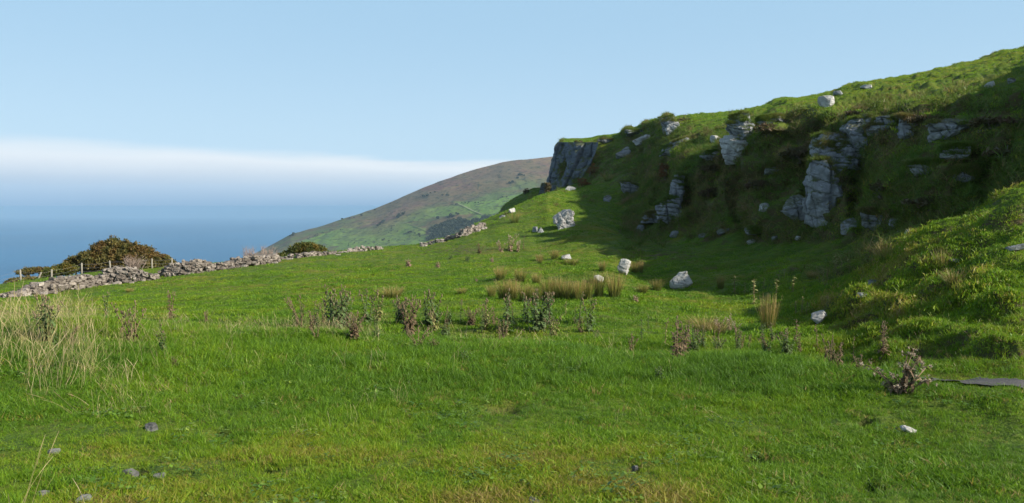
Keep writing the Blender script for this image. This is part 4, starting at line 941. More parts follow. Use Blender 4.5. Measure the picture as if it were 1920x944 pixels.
# cells of the terrain grid: centre, area, normal, pixel
CEN = (TP[:-1, :-1] + TP[1:, :-1] + TP[:-1, 1:] + TP[1:, 1:]) / 4
AREA = np.linalg.norm(np.cross(TP[1:, :-1] - TP[:-1, :-1], TP[:-1, 1:] - TP[:-1, :-1]), axis=-1)
CU, CV, CD = project(CEN); CDIST = (TD[:-1, :-1] + TD[1:, 1:]) / 2; CN = TN[:-1, :-1]
IN = (CU > -160) & (CU < 2080) & (CEN[..., 1] > 0)
def pick(dens, seed):
    """random points of the ground at DENS instances per square metre (array over cells)"""
    rs = np.random.RandomState(seed); lam = np.where(IN, dens * AREA, 0); cnt = rs.poisson(lam)
    ii, jj = np.nonzero(cnt); rep_ = cnt[ii, jj]; ii = np.repeat(ii, rep_); jj = np.repeat(jj, rep_); a = rs.uniform(size=(len(ii), 1)); b = rs.uniform(size=(len(ii), 1))
    P = (TP[ii, jj] * (1 - a) + TP[ii + 1, jj] * a) * (1 - b) + (TP[ii, jj + 1] * (1 - a) + TP[ii + 1, jj + 1] * a) * b
    return P, CN[ii, jj], rs
def rots(N, rs, amt=.6):
    n = len(N); return np.stack([-N[:, 1] * amt + rs.normal(0, .08, n), N[:, 0] * amt + rs.normal(0, .08, n), rs.uniform(0, 6.283, n)], -1)
# the path is kept clear of grass
PATH_C = [(4.28, 8.05), (4.5, 7.75), (4.85, 7.3), (5.6, 6.7), (7.2, 5.5), (12, 2.2), (16, -2)]
def path_dist(P):
    best = np.full(len(P), 1e9)
    for a, b in zip(PATH_C[:-1], PATH_C[1:]):
        a = np.array(a); b = np.array(b); t = np.clip(((P[:, :2] - a) @ (b - a)) / ((b - a) @ (b - a)), 0, 1); best = np.minimum(best, np.linalg.norm(P[:, :2] - (a + t[:, None] * (b - a)), axis=1))
    return best
def bareness(u, v, d):
    m_ = np.zeros(len(u))
    for cu, cv, ru, rv in bare: m_ += band(u, v, cu, cv, ru, rv)
    return np.where(d < 14, m_, 0)
def zone_tint(P, u, v, d):
    """how yellow or dry the sward is, 0 lush .. 1 straw"""
    t = .21 + .36 * fbm(P * [1, 1, 0], .9, 4, 91) + .10 * fbm(P * [1, 1, 0], .18, 3, 92)
    near = sstep(v, 760, 860) * (1 - sstep(u, 1150, 1500)); t += near * (.30 + .40 * fbm(P * [1, 1, 0], 2.1, 4, 93))
    t -= .12 * band(u, v, 40, 830, 140, 60) * 1.5 + .12 * band(u, v, 700, 830, 160, 50)
    fieldm = sstep(d, 15, 24); t += fieldm * (-.02 + .14 * fbm(P * [.4, 1.4, 0], .8, 3, 95)); t += .16 * band(u, v, 150, 580, 260, 25) + .12 * band(u, v, 450, 540, 500, 50)
    t += .20 * sstep(u, 1400, 1600) * sstep(d, 11, 14) + .12 * sstep(u, 1100, 1300) * sstep(d, 50, 60)
    return t
def do_grass():
    # short turf near by
    d = CDIST; lushband = np.exp(-((CV - 680) / 55) ** 2) * sstep(fbm(CEN * [1, 1, 0], .55, 3, 83), -.35, .25) * (1 - sstep(CU, 1500, 1700))
    dens = np.where((d > 2.2) & (d < 15), 3000 / np.maximum(d, 3.5), 0)
    P, N, rs = pick(dens, 1); u, v, _ = project(P); dd = np.hypot(P[:, 0], P[:, 1])
    keep = (path_dist(P) > .60 + .15 * rs.normal(size=len(P)) * .5) & (bareness(u, v, dd) < rs.uniform(.15, .8, len(P))); P, N, u, v, dd = P[keep], N[keep], u[keep], v[keep], dd[keep]
    patch = fbm(P * [1, 1, 0], 1.4, 3, 81)
    scl = (.85 + .8 * patch + .35 * sstep(v, 800, 680)) * rs.uniform(.7, 1.3, len(P)) * (1 + .03 * dd)
    scatter('turf_grass', C_TURF, P, rots(N, rs), np.clip(scl, .4, 2.2), zone_tint(P, u, v, dd) + rs.normal(0, .08, len(P)) + .8 * (rs.uniform(size=len(P)) < .045), 'short grazed green turf covering the near slope', 'grass')
    # longer lush grass in patches and along the brow
    dens = np.where((d > 4.5) & (d < 15), 170, 0) * (.15 + 1.6 * lushband + 1.2 * sstep(fbm(CEN * [1, 1, 0], .7, 3, 82), .05, .4) * (CV > 560)) * np.where(CU > 1500, .35, 1)
    P, N, rs = pick(dens, 2); u, v, _ = project(P); dd = np.hypot(P[:, 0], P[:, 1]); keep = (path_dist(P) > .85) & (bareness(u, v, dd) < .2); P, N, u, v, dd = P[keep], N[keep], u[keep], v[keep], dd[keep]
    scatter('long_grass', C_LUSH, P, rots(N, rs), rs.uniform(.45, 1.0, len(P)) * (.6 + .5 * np.exp(-((v - 680) / 60) ** 2)), zone_tint(P, u, v, dd) - .10 + rs.normal(0, .07, len(P)), 'longer lush green grass along the brow of the near slope', 'grass')
    # field and hillside
    stp = 1 - CN[..., 2]
    dens = np.where((d > 13) & (d < 125), np.clip(60 - (d - 13) * 1.6, 9, 60), 0) * (1 + 2.2 * (CU > 1450) * (d < 26)) * np.where((CU < 1000) & (d > 45), .6, 1)
    P, N, rs = pick(dens, 3); u, v, _ = project(P); dd = np.hypot(P[:, 0], P[:, 1]); keep = (path_dist(P) > .85) & ((1 - N[:, 2] < .22) | (dd < 24) | (rs.uniform(size=len(P)) < .22)); P, N, u, v, dd = P[keep], N[keep], u[keep], v[keep], dd[keep]
    sp = 1 - N[:, 2]; t = zone_tint(P, u, v, dd) + rs.normal(0, .09, len(P)) + .28 * sstep(sp, .2, .45) * (1 + fbm(P, .5, 3, 96))
    rm = sstep(u, 1450, 1650) * (dd > 11) * (dd < 30)
    scl = rs.uniform(.5, 1.15, len(P)) * (1 + .45 * sstep(dd, 30, 90)) * (1 + .7 * sstep(sp, .2, .4)) * (1 - .30 * rm) * (.8 + .5 * fbm(P * [1, 1, 0], .8, 3, 99))
    scatter('meadow_grass', C_FAR, P, rots(N, rs), np.clip(scl, .3, 2.6), t, 'grazed grass of the field and the hillside', 'grass')
    # dry flowering stems
    lf = (1 - sstep(CU, 110, 300)) * np.exp(-((CV - 655) / 65) ** 2) * 46 + np.exp(-((CU - 210) / 130) ** 2 - ((CV - 700) / 50) ** 2) * 26 + np.exp(-((CU - 235) / 60) ** 2 - ((CV - 775) / 14) ** 2) * 46
    lf += np.exp(-((CV - 632) / 16) ** 2) * (CU < 720) * 17.0 + np.exp(-((CU - 620) / 90) ** 2 - ((CV - 625) / 9) ** 2) * 22 + np.exp(-((CU - 755) / 22) ** 2 - ((CV - 752) / 8) ** 2) * 44 + np.exp(-((CU - 650) / 40) ** 2 - ((CV - 765) / 8) ** 2) * 6 + np.exp(-((CU - 800) / 30) ** 2 - ((CV - 720) / 12) ** 2) * 2 + .35
    lf += np.exp(-((CV - 640 - .03 * (CU - 720)) / 18) ** 2) * (CU > 700) * (CU < 1560) * 5.0 + 3.0 * sstep(fbm(CEN * [1, 1, 0], .8, 2, 88), .15, .4) * (CV > 600)
    rgt = (CU > 1480) * (d > 11.5) * (d < 24) * 5.0 + (CU > 1700) * (d < 12) * (d > 7) * .8 + (CU > 1050) * (d >= 13) * (d < 20) * .25 + (np.abs(CV - 480) < 90) * (CU > 1650) * (d > 17) * (d < 26) * 2.0
    dens = np.where(d < 14.5, lf * (CDIST > 4), 0) + rgt
    P, N, rs = pick(dens, 4); u, v, _ = project(P); dd = np.hypot(P[:, 0], P[:, 1]); keep = (path_dist(P) > .7); P, N, u, v, dd = P[keep], N[keep], u[keep], v[keep], dd[keep]
    tall = np.where((u < 175), 1.02, .66) * np.where(v > 740, .8, 1) * np.where(u > 1400, .62, 1)
    scatter('dry_grass_stems', C_DRY, P, rots(N, rs, .2) + np.stack([rs.normal(0, .22, len(P)), rs.normal(0, .22, len(P)), np.zeros(len(P))], -1), tall * rs.uniform(.5, 1.1, len(P)), rs.uniform(0, 1, len(P)), 'tall bleached grass stems standing above the turf, thickest at the left edge', 'grass')
    # coarse grass and heather hanging on the scarp and over the rocks
    sp0 = 1 - CN[..., 2]; dens = np.where((d > 24) & (d < 120) & (CU > 1040), 16.0, 0) * sstep(sp0, .20, .38) * (1 - (CU > 1430) * sstep(CDIST, 44, 50)) * sstep(fbm(CEN, .5, 3, 84), -.5, .1)
    P, N, rs = pick(dens, 5); t = .46 + .6 * fbm(P, .35, 3, 85) + rs.normal(0, .12, len(P)); sc_ = rs.uniform(.9, 1.9, len(P))
    RP, RN = [], []
    for o in list(SC.objects):
        if o.name.startswith('rock_outcrop') and o.data.materials[0] != M_PALE and o.type == 'MESH':
            me = o.data; n_ = len(me.vertices); co = np.empty(n_ * 3, np.float32); me.vertices.foreach_get('co', co); no = np.empty(n_ * 3, np.float32); me.vertices.foreach_get('normal', no)
            mw = Matrix.Translation(o.parent.location if o.parent else (0, 0, 0)) @ o.matrix_basis; A_ = np.array(mw.to_3x3()); co = co.reshape(-1, 3) @ A_.T + np.array(mw.translation); no = no.reshape(-1, 3) @ A_.T
            g = np.nonzero((no[:, 2] > .55) & (fbm(co, .7, 2, 86) > -.25))[0]; g = rs.permutation(g)[:max(6, int(len(g) * .10))]; RP.append(co[g]); RN.append(np.tile([0, 0, 1.], (len(g), 1)))
    RP = np.concatenate(RP); RN = np.concatenate(RN); rt = .42 + .5 * fbm(RP, .6, 3, 87)
    P = np.concatenate([P, RP]); N = np.concatenate([N, RN]); t = np.concatenate([t, rt]); sc_ = np.concatenate([sc_, rs.uniform(.45, 1.0, len(RP))])
    scatter('scarp_grass', C_LONG, P, rots(N, rs, .75), sc_, t, 'coarse brown and green grass hanging on the shaded scarp', 'grass')
    # broad leaved herbs among the turf: clover, plantain, young docks
    dens = np.where((CDIST > 3.4) & (CDIST < 15), 34, 0) * sstep(fbm(CEN * [1, 1, 0], 1.7, 3, 89), .0, .35) * (1 - .5 * (CU > 1300))
    P, N, rs = pick(dens, 6); keep = path_dist(P) > .85; P, N = P[keep], N[keep]
    scatter('clover', C_HERB, P, rots(N, rs), rs.uniform(.5, 1.5, len(P)), rs.uniform(0, 1, len(P)), 'clover and other broad leaved herbs in the near turf', 'herbs')
    rs = np.random.RandomState(12); RP = []; RS = []
    for p, W, dist in ROCKFEET:
        n_ = 34; a = rs.uniform(0, 6.283, n_); r = W * rs.uniform(.38, .62, n_)
        for x, y in zip(p[0] + np.cos(a) * r, p[1] + np.sin(a) * r * .9):
            q = drop(x, y)
            if abs(q.z - p[2]) < 1.2: RP.append(q); RS.append(min(1.6, .35 + W * .55) * rs.uniform(.5, 1.1))
    RP = np.array(RP); scatter('rough_grass', C_FAR, RP, rots(np.tile([0, 0, 1.], (len(RP), 1)), rs), np.array(RS), .35 + .3 * fbm(RP, .5, 3, 90) + rs.normal(0, .12, len(RP)), 'rough uncropped grass round the feet of the boulders', 'grass')
do_grass()

# ------------------------------------------------------------------ the asphalt path at the right
def build_path():
    m, nt, b, out = new_mat('asphalt'); n, M, RG, MX, NO = ND(nt); g = n('ShaderNodeNewGeometry'); f = NO(60, 4, .7, g.outputs['Position']); q = NO(2, 3, .5, g.outputs['Position'])
    nt.links.new(MX(RG(f, .35, .65), (.055, .052, .05), (.12, .115, .11)), b.inputs['Base Color']); bump(nt, b, f, .5, .01)
    pts = [Vector((x, y, 0)) for x, y in PATH_C]; Q = []
    for i in range(len(pts) - 1):
        p0, p1, p2, p3 = pts[max(i - 1, 0)], pts[i], pts[i + 1], pts[min(i + 2, len(pts) - 1)]
        for k in range(14):
            t = k / 14; Q.append(.5 * ((2 * p1) + (-p0 + p2) * t + (2 * p0 - 5 * p1 + 4 * p2 - p3) * t * t + (-p0 + 3 * p1 - 3 * p2 + p3) * t ** 3))
    V = []; F = []; nx = 9
    for i, p in enumerate(Q):
        d = (Q[min(i + 1, len(Q) - 1)] - Q[max(i - 1, 0)]).normalized(); s = Vector((-d.y, d.x, 0)); hw = .70 * min(1, .3 + i / 9) * (1 + .12 * math.sin(i * 1.3) * math.sin(i * .47 + 1))
        zz = [drop(*(p + s * hw * (k / (nx - 1) * 2 - 1)).xy).z for k in range(nx)]; zc = sum(zz) / nx
        for k in range(nx):
            q = p + s * hw * (k / (nx - 1) * 2 - 1); V.append((q.x, q.y, zz[k] + .022 + .2 * max(0, zc - zz[k])))
    for i in range(len(Q) - 1):
        for k in range(nx - 1): a = i * nx + k; F.append((a, a + 1, a + nx + 1, a + nx))
    me = mesh_np('asphalt_path', V, F, m); link('asphalt_path', me, kind='structure')
build_path()

# ------------------------------------------------------------------ thistles, docks, rushes
M_TH_G = simple_mat('thistle_leaves', (.075, .115, .036), .7, .5, 30); M_TH_B = simple_mat('withered_leaves', (.125, .085, .048), .8, .5, 30); M_TH_P = simple_mat('pinkish_withered_leaves', (.30, .20, .14), .8, .4, 30)
M_STEM_G = simple_mat('green_stem', (.11, .12, .05)); M_STEM_B = simple_mat('brown_stem', (.22, .16, .09)); M_FLUFF = simple_mat('seed_fluff', (.42, .34, .25), .9, .4, 40); M_HEADG = simple_mat('spent_flower_heads', (.20, .15, .09), .9, .35, 60)
def spiny_leaf(mb, base, ang, up, L_, w, droop, rs):
    """a lobed pointed leaf of five zigzag segments"""
    d = Vector((math.cos(ang), math.sin(ang), 0)); s = Vector((-d.y, d.x, 0)); V = []; n = 6
    for k in range(n + 1):
        t = k / n; c = base + d * L_ * t + Vector((0, 0, (up * t - droop * t * t) * L_)); ww = w * (math.sin(math.pi * min(1, t * .9 + .1)) * (.55 if k % 2 else 1.0) + .02)
        tw = rs.uniform(-.3, .3) * ww; V += [c + s * ww + Vector((0, 0, tw + .25 * ww)), c - s * ww + Vector((0, 0, -tw + .25 * ww))]
    mb.add(V, [(2 * k, 2 * k + 1, 2 * k + 3, 2 * k + 2) for k in range(n)])
def thistle_meshes(seed, kind):
    """unit height; returns meshes of stems, leaves, heads"""
    rs = random.Random(seed); ms, ml, mh = MB(), MB(), MB()
    cfg = dict(slim=(1, .15, 26, .06), bushy=(8, .21, 28, .20), tall=(3, .20, 28, .12), withered=(6, .15, 18, .20), low=(6, .45, 16, .2), spike=(1, .07, 34, .03))[kind]
    nst, ll, nl, spread = cfg
    for s in range(nst):
        a0 = rs.uniform(0, 6.28); H = rs.uniform(.7, 1.0) if s else 1.0; off = Vector((math.cos(a0), math.sin(a0), 0)); pts = []; r0 = 0 if nst == 1 else rs.uniform(.02, spread * .6)
        bend = rs.uniform(-.07, .07) * (3 if kind == 'withered' else 1)
        for k in range(8): t = k / 7; pts.append(off * (r0 + spread * t * t * 1.6 * (s > 0)) + Vector((bend * t * t, bend * t, H * t)) + Vector((rs.uniform(-.01, .01), rs.uniform(-.01, .01), 0)))
        ms.tube(pts, [.016 * (1 - .6 * k / 7) for k in range(8)], 5)
        for i in range(nl):
            t = (i + .5) / nl * .96; q = t * 7; k = int(q); p = pts[k].lerp(pts[min(k + 1, 7)], q - k); sz = ll * (1.15 - .75 * t) * rs.uniform(.6, 1.2)
            if kind == 'spike': sz = .15 * rs.uniform(.5, 1.1)
            spiny_leaf(ml, p, i * 2.4 + rs.uniform(-.4, .4), rs.uniform(.1, .9), sz, sz * (.27 if kind != 'spike' else .3), rs.uniform(.3, 1.1) * (1.6 if kind == 'withered' else 1), rs)
        nh = dict(spike=0, low=1).get(kind, 5)
        for i in range(nh):
            t = rs.uniform(.72, 1.0) if i else 1.0; q = t * 7; k = min(int(q), 6); p = pts[k].lerp(pts[k + 1], q - k); e = p + Vector((rs.uniform(-.07, .07), rs.uniform(-.07, .07), rs.uniform(.01, .07))) * (1 if i else .3)
            ms.tube([p, e], [.006, .005], 4); r = rs.uniform(.012, .024)
            mh.tube([e + Vector((0, 0, -r)), e, e + Vector((0, 0, r)), e + Vector((0, 0, r * 1.7))], [r * .5, r, r * .75, r * .9], 6)
            for j in range(7):
                an = rs.uniform(0, 6.28); mh.add([e + Vector((0, 0, r)), e + Vector((math.cos(an) * r * 1.4, math.sin(an) * r * 1.4, r * 2.2)), e + Vector((math.cos(an + .5) * r, math.sin(an + .5) * r, r * 2.4))], [(0, 1, 2)])
    return ms, ml, mh
def merge_heads(ms, mh, name, sm, hm):
    nf = len(ms.f); ms.add(mh.v, mh.f); me = ms.mesh(name, sm); me.materials.append(hm)
    me.polygons.foreach_set('material_index', [0] * nf + [1] * (len(ms.f) - nf)); return me
THM = {}
def thistle_set(kind, v, col):
    key = (kind, v, col)
    if key not in THM:
        ms, ml, mh = thistle_meshes(hash((kind, v)) % 9973 if False else sum(map(ord, kind)) * 7 + v * 131, kind)
        lm, sm, hm = dict(g=(M_TH_G, M_STEM_G, M_HEADG), b=(M_TH_B, M_STEM_B, M_HEADG), p=(M_TH_P, M_STEM_B, M_FLUFF), y=(simple_mat('yellowing_leaves', (.22, .22, .07), .7, .35, 30) if 'y' not in THM else THM['y'], M_STEM_B, M_HEADG))[col]
        if col == 'y': THM['y'] = lm
        THM[key] = (merge_heads(ms, mh, 'stalk', sm, hm), ml.mesh('leaves', lm, False))
    return THM[key]
def plant(name, u, v, h, kind, col, var, label, cat, group=None, wide=1.0, rz=None, lean=0.0):
    p, n_, d = at(u, v); H = h * d / FPX; a, b = thistle_set(kind, var, col)
    root = bpy.data.objects.new(name, None); SC.objects.link(root); root.location = p - Vector((0, 0, .015)); root.scale = (H * wide, H * wide, H); rs = random.Random(u * 31 + v)
    root.rotation_euler = (rs.uniform(-.08, .08), lean + rs.uniform(-.08, .08), rz if rz is not None else rs.uniform(0, 6.28)); root['label'] = label; root['category'] = cat
    if group: root['group'] = group
    link('stalk', a, root); link('leaves', b, root)
    return root
T = 'thistle'
for u, v, h, kind, col, var, wide, label in [
 (88, 645, 78, 'bushy', 'g', 0, .9, 'dark green bushy thistle rising out of the pale grass at the left'),
 (128, 642, 28, 'withered', 'b', 1, 1.5, 'small withered brown thistle in the grass right of the bushy left one'),
 (200, 598, 42, 'tall', 'g', 2, .8, 'slim green thistle on the left brow, between the bushy and a brown one'),
 (247, 645, 72, 'withered', 'b', 3, .9, 'upright brown withered thistle casting a shadow on the left turf'),
 (309, 664, 58, 'tall', 'g', 4, .7, 'thin dark green thistle right of the upright brown one'),
 (321, 600, 50, 'tall', 'b', 5, .8, 'brownish thistle standing on the left brow in front of the field'),
 (326, 690, 22, 'low', 'b', 6, .8, 'low dried thistle tangled with pale stems'),
 (386, 604, 22, 'withered', 'b', 7, 1.1, 'little brown thistle alone on the brow left of the thicket'),
 (563, 614, 58, 'withered', 'b', 8, .8, 'leftmost brown thistle of the long row, with a bent dry top'),
 (590, 612, 44, 'tall', 'g', 9, 1, 'short green thistle second in the long row'),
 (615, 612, 58, 'tall', 'g', 10, 1, 'green thistle just left of the tallest in the row'),
 (633, 622, 84, 'bushy', 'g', 11, .8, 'tallest dark green thistle of the left half of the row'),
 (648, 612, 58, 'bushy', 'g', 12, .8, 'leafy green thistle against the right side of the tallest'),
 (664, 636, 52, 'bushy', 'b', 13, 1.0, 'dark reddish thistle crouching at the front of the row with a deep shadow'),
 (690, 606, 62, 'tall', 'g', 14, 1, 'upright green thistle right of the dark reddish one'),
 (712, 604, 58, 'tall', 'y', 15, 1, 'yellowing thistle between two green ones in the row'),
 (706, 634, 22, 'low', 'g', 16, .8, 'low leafy thistle in the grass under the yellowing one'),
 (748, 606, 52, 'bushy', 'g', 17, .9, 'broad leaved dark green plant at the left of the central clump'),
 (768, 634, 78, 'bushy', 'b', 18, .8, 'big brown and green thistle in the middle of the central clump'),
 (786, 652, 40, 'withered', 'b', 19, 1.3, 'sprawling reddish brown thistle in front of the central clump'),
 (800, 612, 66, 'tall', 'g', 20, 1, 'tall grey green thistle at the right of the central clump'),
 (818, 606, 56, 'tall', 'g', 21, 1.1, 'green thistle with a nodding top at the right end of the central clump'),
 (812, 656, 24, 'low', 'b', 22, .9, 'low brown thistle right of the sprawling one'),
 (836, 634, 30, 'low', 'g', 23, .8, 'low green rosette between the clump and the thin thistles'),
 (843, 606, 26, 'low', 'g', 24, .7, 'short dark thistle right of the central clump'),
 (863, 606, 44, 'slim', 'g', 25, 1, 'thin thistle first of the sparse stretch right of the clump'),
 (884, 610, 34, 'bushy', 'b', 26, 1, 'short brown headed thistle in the sparse stretch'),
 (911, 618, 56, 'tall', 'y', 27, .9, 'thin yellow stalked thistle below the left end of the rushes'),
 (872, 680, 26, 'low', 'g', 28, .9, 'dark green rosette lying in the turf below the row'),
 (927, 612, 24, 'withered', 'b', 58, .9, 'small dried thistle between a yellow stalked and a dark upright one'),
 (948, 622, 78, 'tall', 'g', 29, 1, 'very dark upright thistle in front of the rush patch'),
 (964, 612, 44, 'slim', 'b', 30, 1, 'thin brown thistle close behind the very dark one'),
 (988, 608, 58, 'tall', 'g', 31, .9, 'thistle with sideways branches in front of the rushes'),
 (1008, 620, 76, 'bushy', 'g', 32, .9, 'full green thistle crossed by a leaning dry stalk'),
 (1028, 610, 56, 'tall', 'g', 33, 1, 'green thistle right of the one crossed by a dry stalk'),
 (1086, 606, 58, 'slim', 'g', 34, 1.2, 'thin thistle with a dark waist right of a gap in the row'),
 (1104, 622, 60, 'tall', 'g', 35, 1, 'forked green thistle beside the small brown bank'),
 (1060, 596, 30, 'slim', 'y', 36, 1, 'small pale thistle under the right end of the rushes'),
 (1182, 662, 38, 'withered', 'b', 37, .9, 'brown thistle behind the small whitish stone'),
 (1247, 652, 52, 'slim', 'y', 38, 1, 'thin pale stalk left of the big brown thistle'),
 (1270, 680, 84, 'tall', 'b', 39, 1, 'big brown thistle standing right of centre'),
 (1284, 672, 66, 'tall', 'b', 40, 1, 'second brown thistle leaning on the big one right of centre'),
 (1300, 664, 46, 'bushy', 'g', 41, 1, 'leafy green thistle at the foot of the two big brown ones'),
 (1300, 640, 34, 'slim', 'g', 42, 1, 'dark thin thistle tip above the leafy green one'),
 (1318, 656, 44, 'tall', 'g', 43, 1, 'green thistle second to the right of the big brown pair'),
 (1347, 660, 28, 'bushy', 'g', 44, 1.2, 'squat dark thistle with a pale fleck on its top'),
 (1380, 664, 42, 'tall', 'g', 45, .9, 'green thistle in the middle of the low right hand patch'),
 (1404, 660, 30, 'slim', 'b', 46, 1, 'thin brown thistle in the low right hand patch'),
 (1436, 668, 34, 'low', 'g', 47, .7, 'low dark rosette at the brow of the right slope'),
 (1450, 642, 34, 'tall', 'g', 48, 1, 'green thistle with a yellow leaf behind the dark rosette'),
 (1476, 672, 52, 'bushy', 'g', 49, .9, 'broad dark thistle left of the brown dock stalks'),
 (1237, 714, 30, 'low', 'g', 50, .8, 'isolated dark plant casting a shadow on the near turf'),
 (1500, 664, 36, 'tall', 'b', 51, 1, 'thin brown stalk right of the broad dark thistle'),
 (1560, 690, 58, 'withered', 'b', 52, .9, 'left one of the dark brown dock stalks on the right brow'),
 (1574, 694, 44, 'tall', 'b', 53, 1, 'reddish dock stalk right of the left one on the brow'),
 (1600, 680, 44, 'slim', 'b', 54, .8, 'bare dark stalk crossing another on the right brow'),
 (1612, 696, 30, 'withered', 'b', 55, 1.2, 'low brown dock tangle left of the fluffy withered thistle'),
 (1655, 668, 58, 'tall', 'b', 56, 1, 'tall faint brown dock behind the fluffy withered thistle'),
 (1450, 612, 30, 'slim', 'y', 57, 1, 'yellowish stalk at the right of the tall tan rush tuft'),
]:
    plant(T if 'plant' not in label and 'dock' not in label and 'stalk' not in label else ('dock_plant' if 'dock' in label else 'weed_plant'), u, v, h, kind, col, var % 7, label, 'thistle' if 'thistle' in label else 'plant', wide=wide)
for u, v, h, label in [
 (1378, 552, 36, 'slender pale spike leftmost of the row before the shaded hill'), (1397, 553, 24, 'short spike between the two leftmost taller ones'), (1414, 570, 46, 'tallest slender spike in the sunlit strip left of the shade'),
 (1432, 542, 22, 'small spike behind the tallest one, on the shadow edge'), (1456, 556, 32, 'spike with scattered leaves in the middle of the row'), (1461, 530, 16, 'tiny spike on the crest of the sunlit strip'), (1470, 524, 20, 'thin spike just right of the tiny one on the crest'),
 (1486, 552, 34, 'leaning spike near the right end of the sunlit strip'), (1508, 556, 18, 'low spike beside the edge of the big shadow'), (1536, 528, 18, 'left one of the two spikes by a reddish tuft'), (1544, 526, 24, 'right one of the two spikes by a reddish tuft'),
 (1568, 512, 34, 'tallest spike of the trio on the lit ledge'), (1577, 514, 26, 'right spike of the trio on the lit ledge'), (1563, 513, 20, 'left spike of the trio on the lit ledge'), (1593, 510, 24, 'lone spike right of the trio on the lit ledge'),
 (1492, 590, 24, 'left spike of the cluster beside the white half sunk boulder'), (1502, 589, 32, 'tall spike of the cluster beside the white half sunk boulder'), (1512, 590, 24, 'right spike of the cluster beside the white half sunk boulder'), (1549, 586, 30, 'single spike standing just above the white half sunk boulder')]:
    plant('ragwort_stalk', u, v, h, 'spike', 'y', (u % 4), label, 'plant', 'slender seed stalks in front of the shaded hill', 1.35)
for u, v, h, kind, col, w, label in [
 (766, 500, 15, 'low', 'p', 1.0, 'round pinkish dead thistle clump far out in the field'), (821, 502, 12, 'low', 'p', .9, 'smaller brownish dead clump right of the round one'), (876, 490, 12, 'low', 'g', .9, 'dark green weed clump in the far field'),
 (845, 486, 9, 'low', 'g', .9, 'tiny dark weed left of the dark green clump'), (923, 494, 12, 'low', 'p', .9, 'pale pinkish clump right of the dark green one'), (940, 472, 22, 'withered', 'p', 1.2, 'left part of the pinkish withered thistles by the shade'), (956, 470, 30, 'withered', 'p', 1.0, 'tallest pinkish withered thistle by the shade'),
 (970, 472, 22, 'withered', 'p', 1.1, 'low pinkish withered thistle right of the tallest'), (982, 468, 24, 'slim', 'b', 1.0, 'thin brown stalk at the corner of the shade'), (900, 474, 18, 'withered', 'b', 1.2, 'dull brown weeds left of the pinkish thistles'), (1014, 478, 16, 'slim', 'y', 1.0, 'single pale stalk in the mouth of the shade'),
 (1192, 566, 14, 'low', 'p', 1.1, 'small brown dead clump below the rush patch'), (1352, 624, 30, 'withered', 'p', 1.0, 'left part of the pinkish seed thistles beside the brown grass'), (1368, 624, 34, 'withered', 'p', 1.0, 'taller pinkish seed thistle with white fluff'), (1382, 626, 24, 'withered', 'p', 1.0, 'right hand pinkish seed thistle ending in a white tuft'),
 (893, 528, 6, 'low', 'p', 1.0, 'speck of dead weed in the middle of the field'), (1020, 616, 22, 'withered', 'p', 1.4, 'dried tan tangle between the green thistles')]:
    plant('withered_weed', u, v, h, kind, col, (u % 5), label, 'weed', wide=w)

rf = random.Random(77)
for i in range(46):
    u = rf.choice([rf.uniform(545, 1120), rf.uniform(1180, 1600)]); v = 606 + 34 * rf.random() + max(0, (u - 1100)) * .09
    plant('weed_plant', round(u), round(v), rf.uniform(18, 46), rf.choice(['slim', 'slim', 'tall', 'withered', 'spike']), rf.choice('ggbby'), rf.randint(0, 5), 'thin weed stem in the long row of thistles at the edge of the field', 'weed', 'thin weed stems among the thistle row')
# the fluffy withered thistle by the path
def fluffy():
    p, n_, d = at(1688, 736); k = d / FPX; root = bpy.data.objects.new('withered_thistle', None); SC.objects.link(root); root.location = p; root.rotation_euler = (0, 0, -math.atan2(p.x, p.y))
    root['label'] = 'large withered thistle with cream seed fluff near the path, throwing a long shadow'; root['category'] = 'thistle'; rs = random.Random(4); ms, ml, mh = MB(), MB(), MB()
    tips = [(-52, 42), (-34, 30), (-20, 14), (-8, 28), (4, 50), (8, 62), (18, 70), (26, 60), (12, 40), (36, 42), (30, 24), (0, 16), (44, 30), (-26, 4), (-10, 8)]
    for x, z in tips:
        q = Vector((rs.uniform(-6, 10) * k, rs.uniform(-8, 8) * k, -.02)); e = Vector((x * k, rs.uniform(-22, 22) * k, z * k)); m_ = q.lerp(e, .5) + Vector((0, 0, 6 * k)); ms.tube([q, m_, e], [.008, .006, .004], 5)
        for i in range(11):
            t = rs.uniform(.25, 1); b = q.lerp(e, t) + Vector((0, 0, 4 * k)); spiny_leaf(ml, b, rs.uniform(0, 6.28), rs.uniform(0, .9), rs.uniform(7, 14) * k, 2.6 * k, rs.uniform(.3, 1.5), rs)
        for i in range(4):
            c = e + Vector((rs.uniform(-8, 8), rs.uniform(-8, 8), rs.uniform(-8, 6))) * k; r = rs.uniform(2.2, 4.2) * k
            for j in range(26):
                a = Vector((rs.gauss(0, 1), rs.gauss(0, 1), rs.gauss(.3, 1))).normalized(); s = a.orthogonal().normalized() * r * .16; mh.add([c + s, c - s, c + a * r * rs.uniform(.7, 1.4)], [(0, 1, 2)])
    link('stalk', merge_heads(ms, mh, 'stalk', M_STEM_B, M_FLUFF), root); link('leaves', ml.mesh('leaves', M_TH_B, False), root)
fluffy()
plant(T, 1712, 724, 50, 'bushy', 'g', 3, 'dark green thistle against the right side of the fluffy withered one', 'thistle', wide=.9)

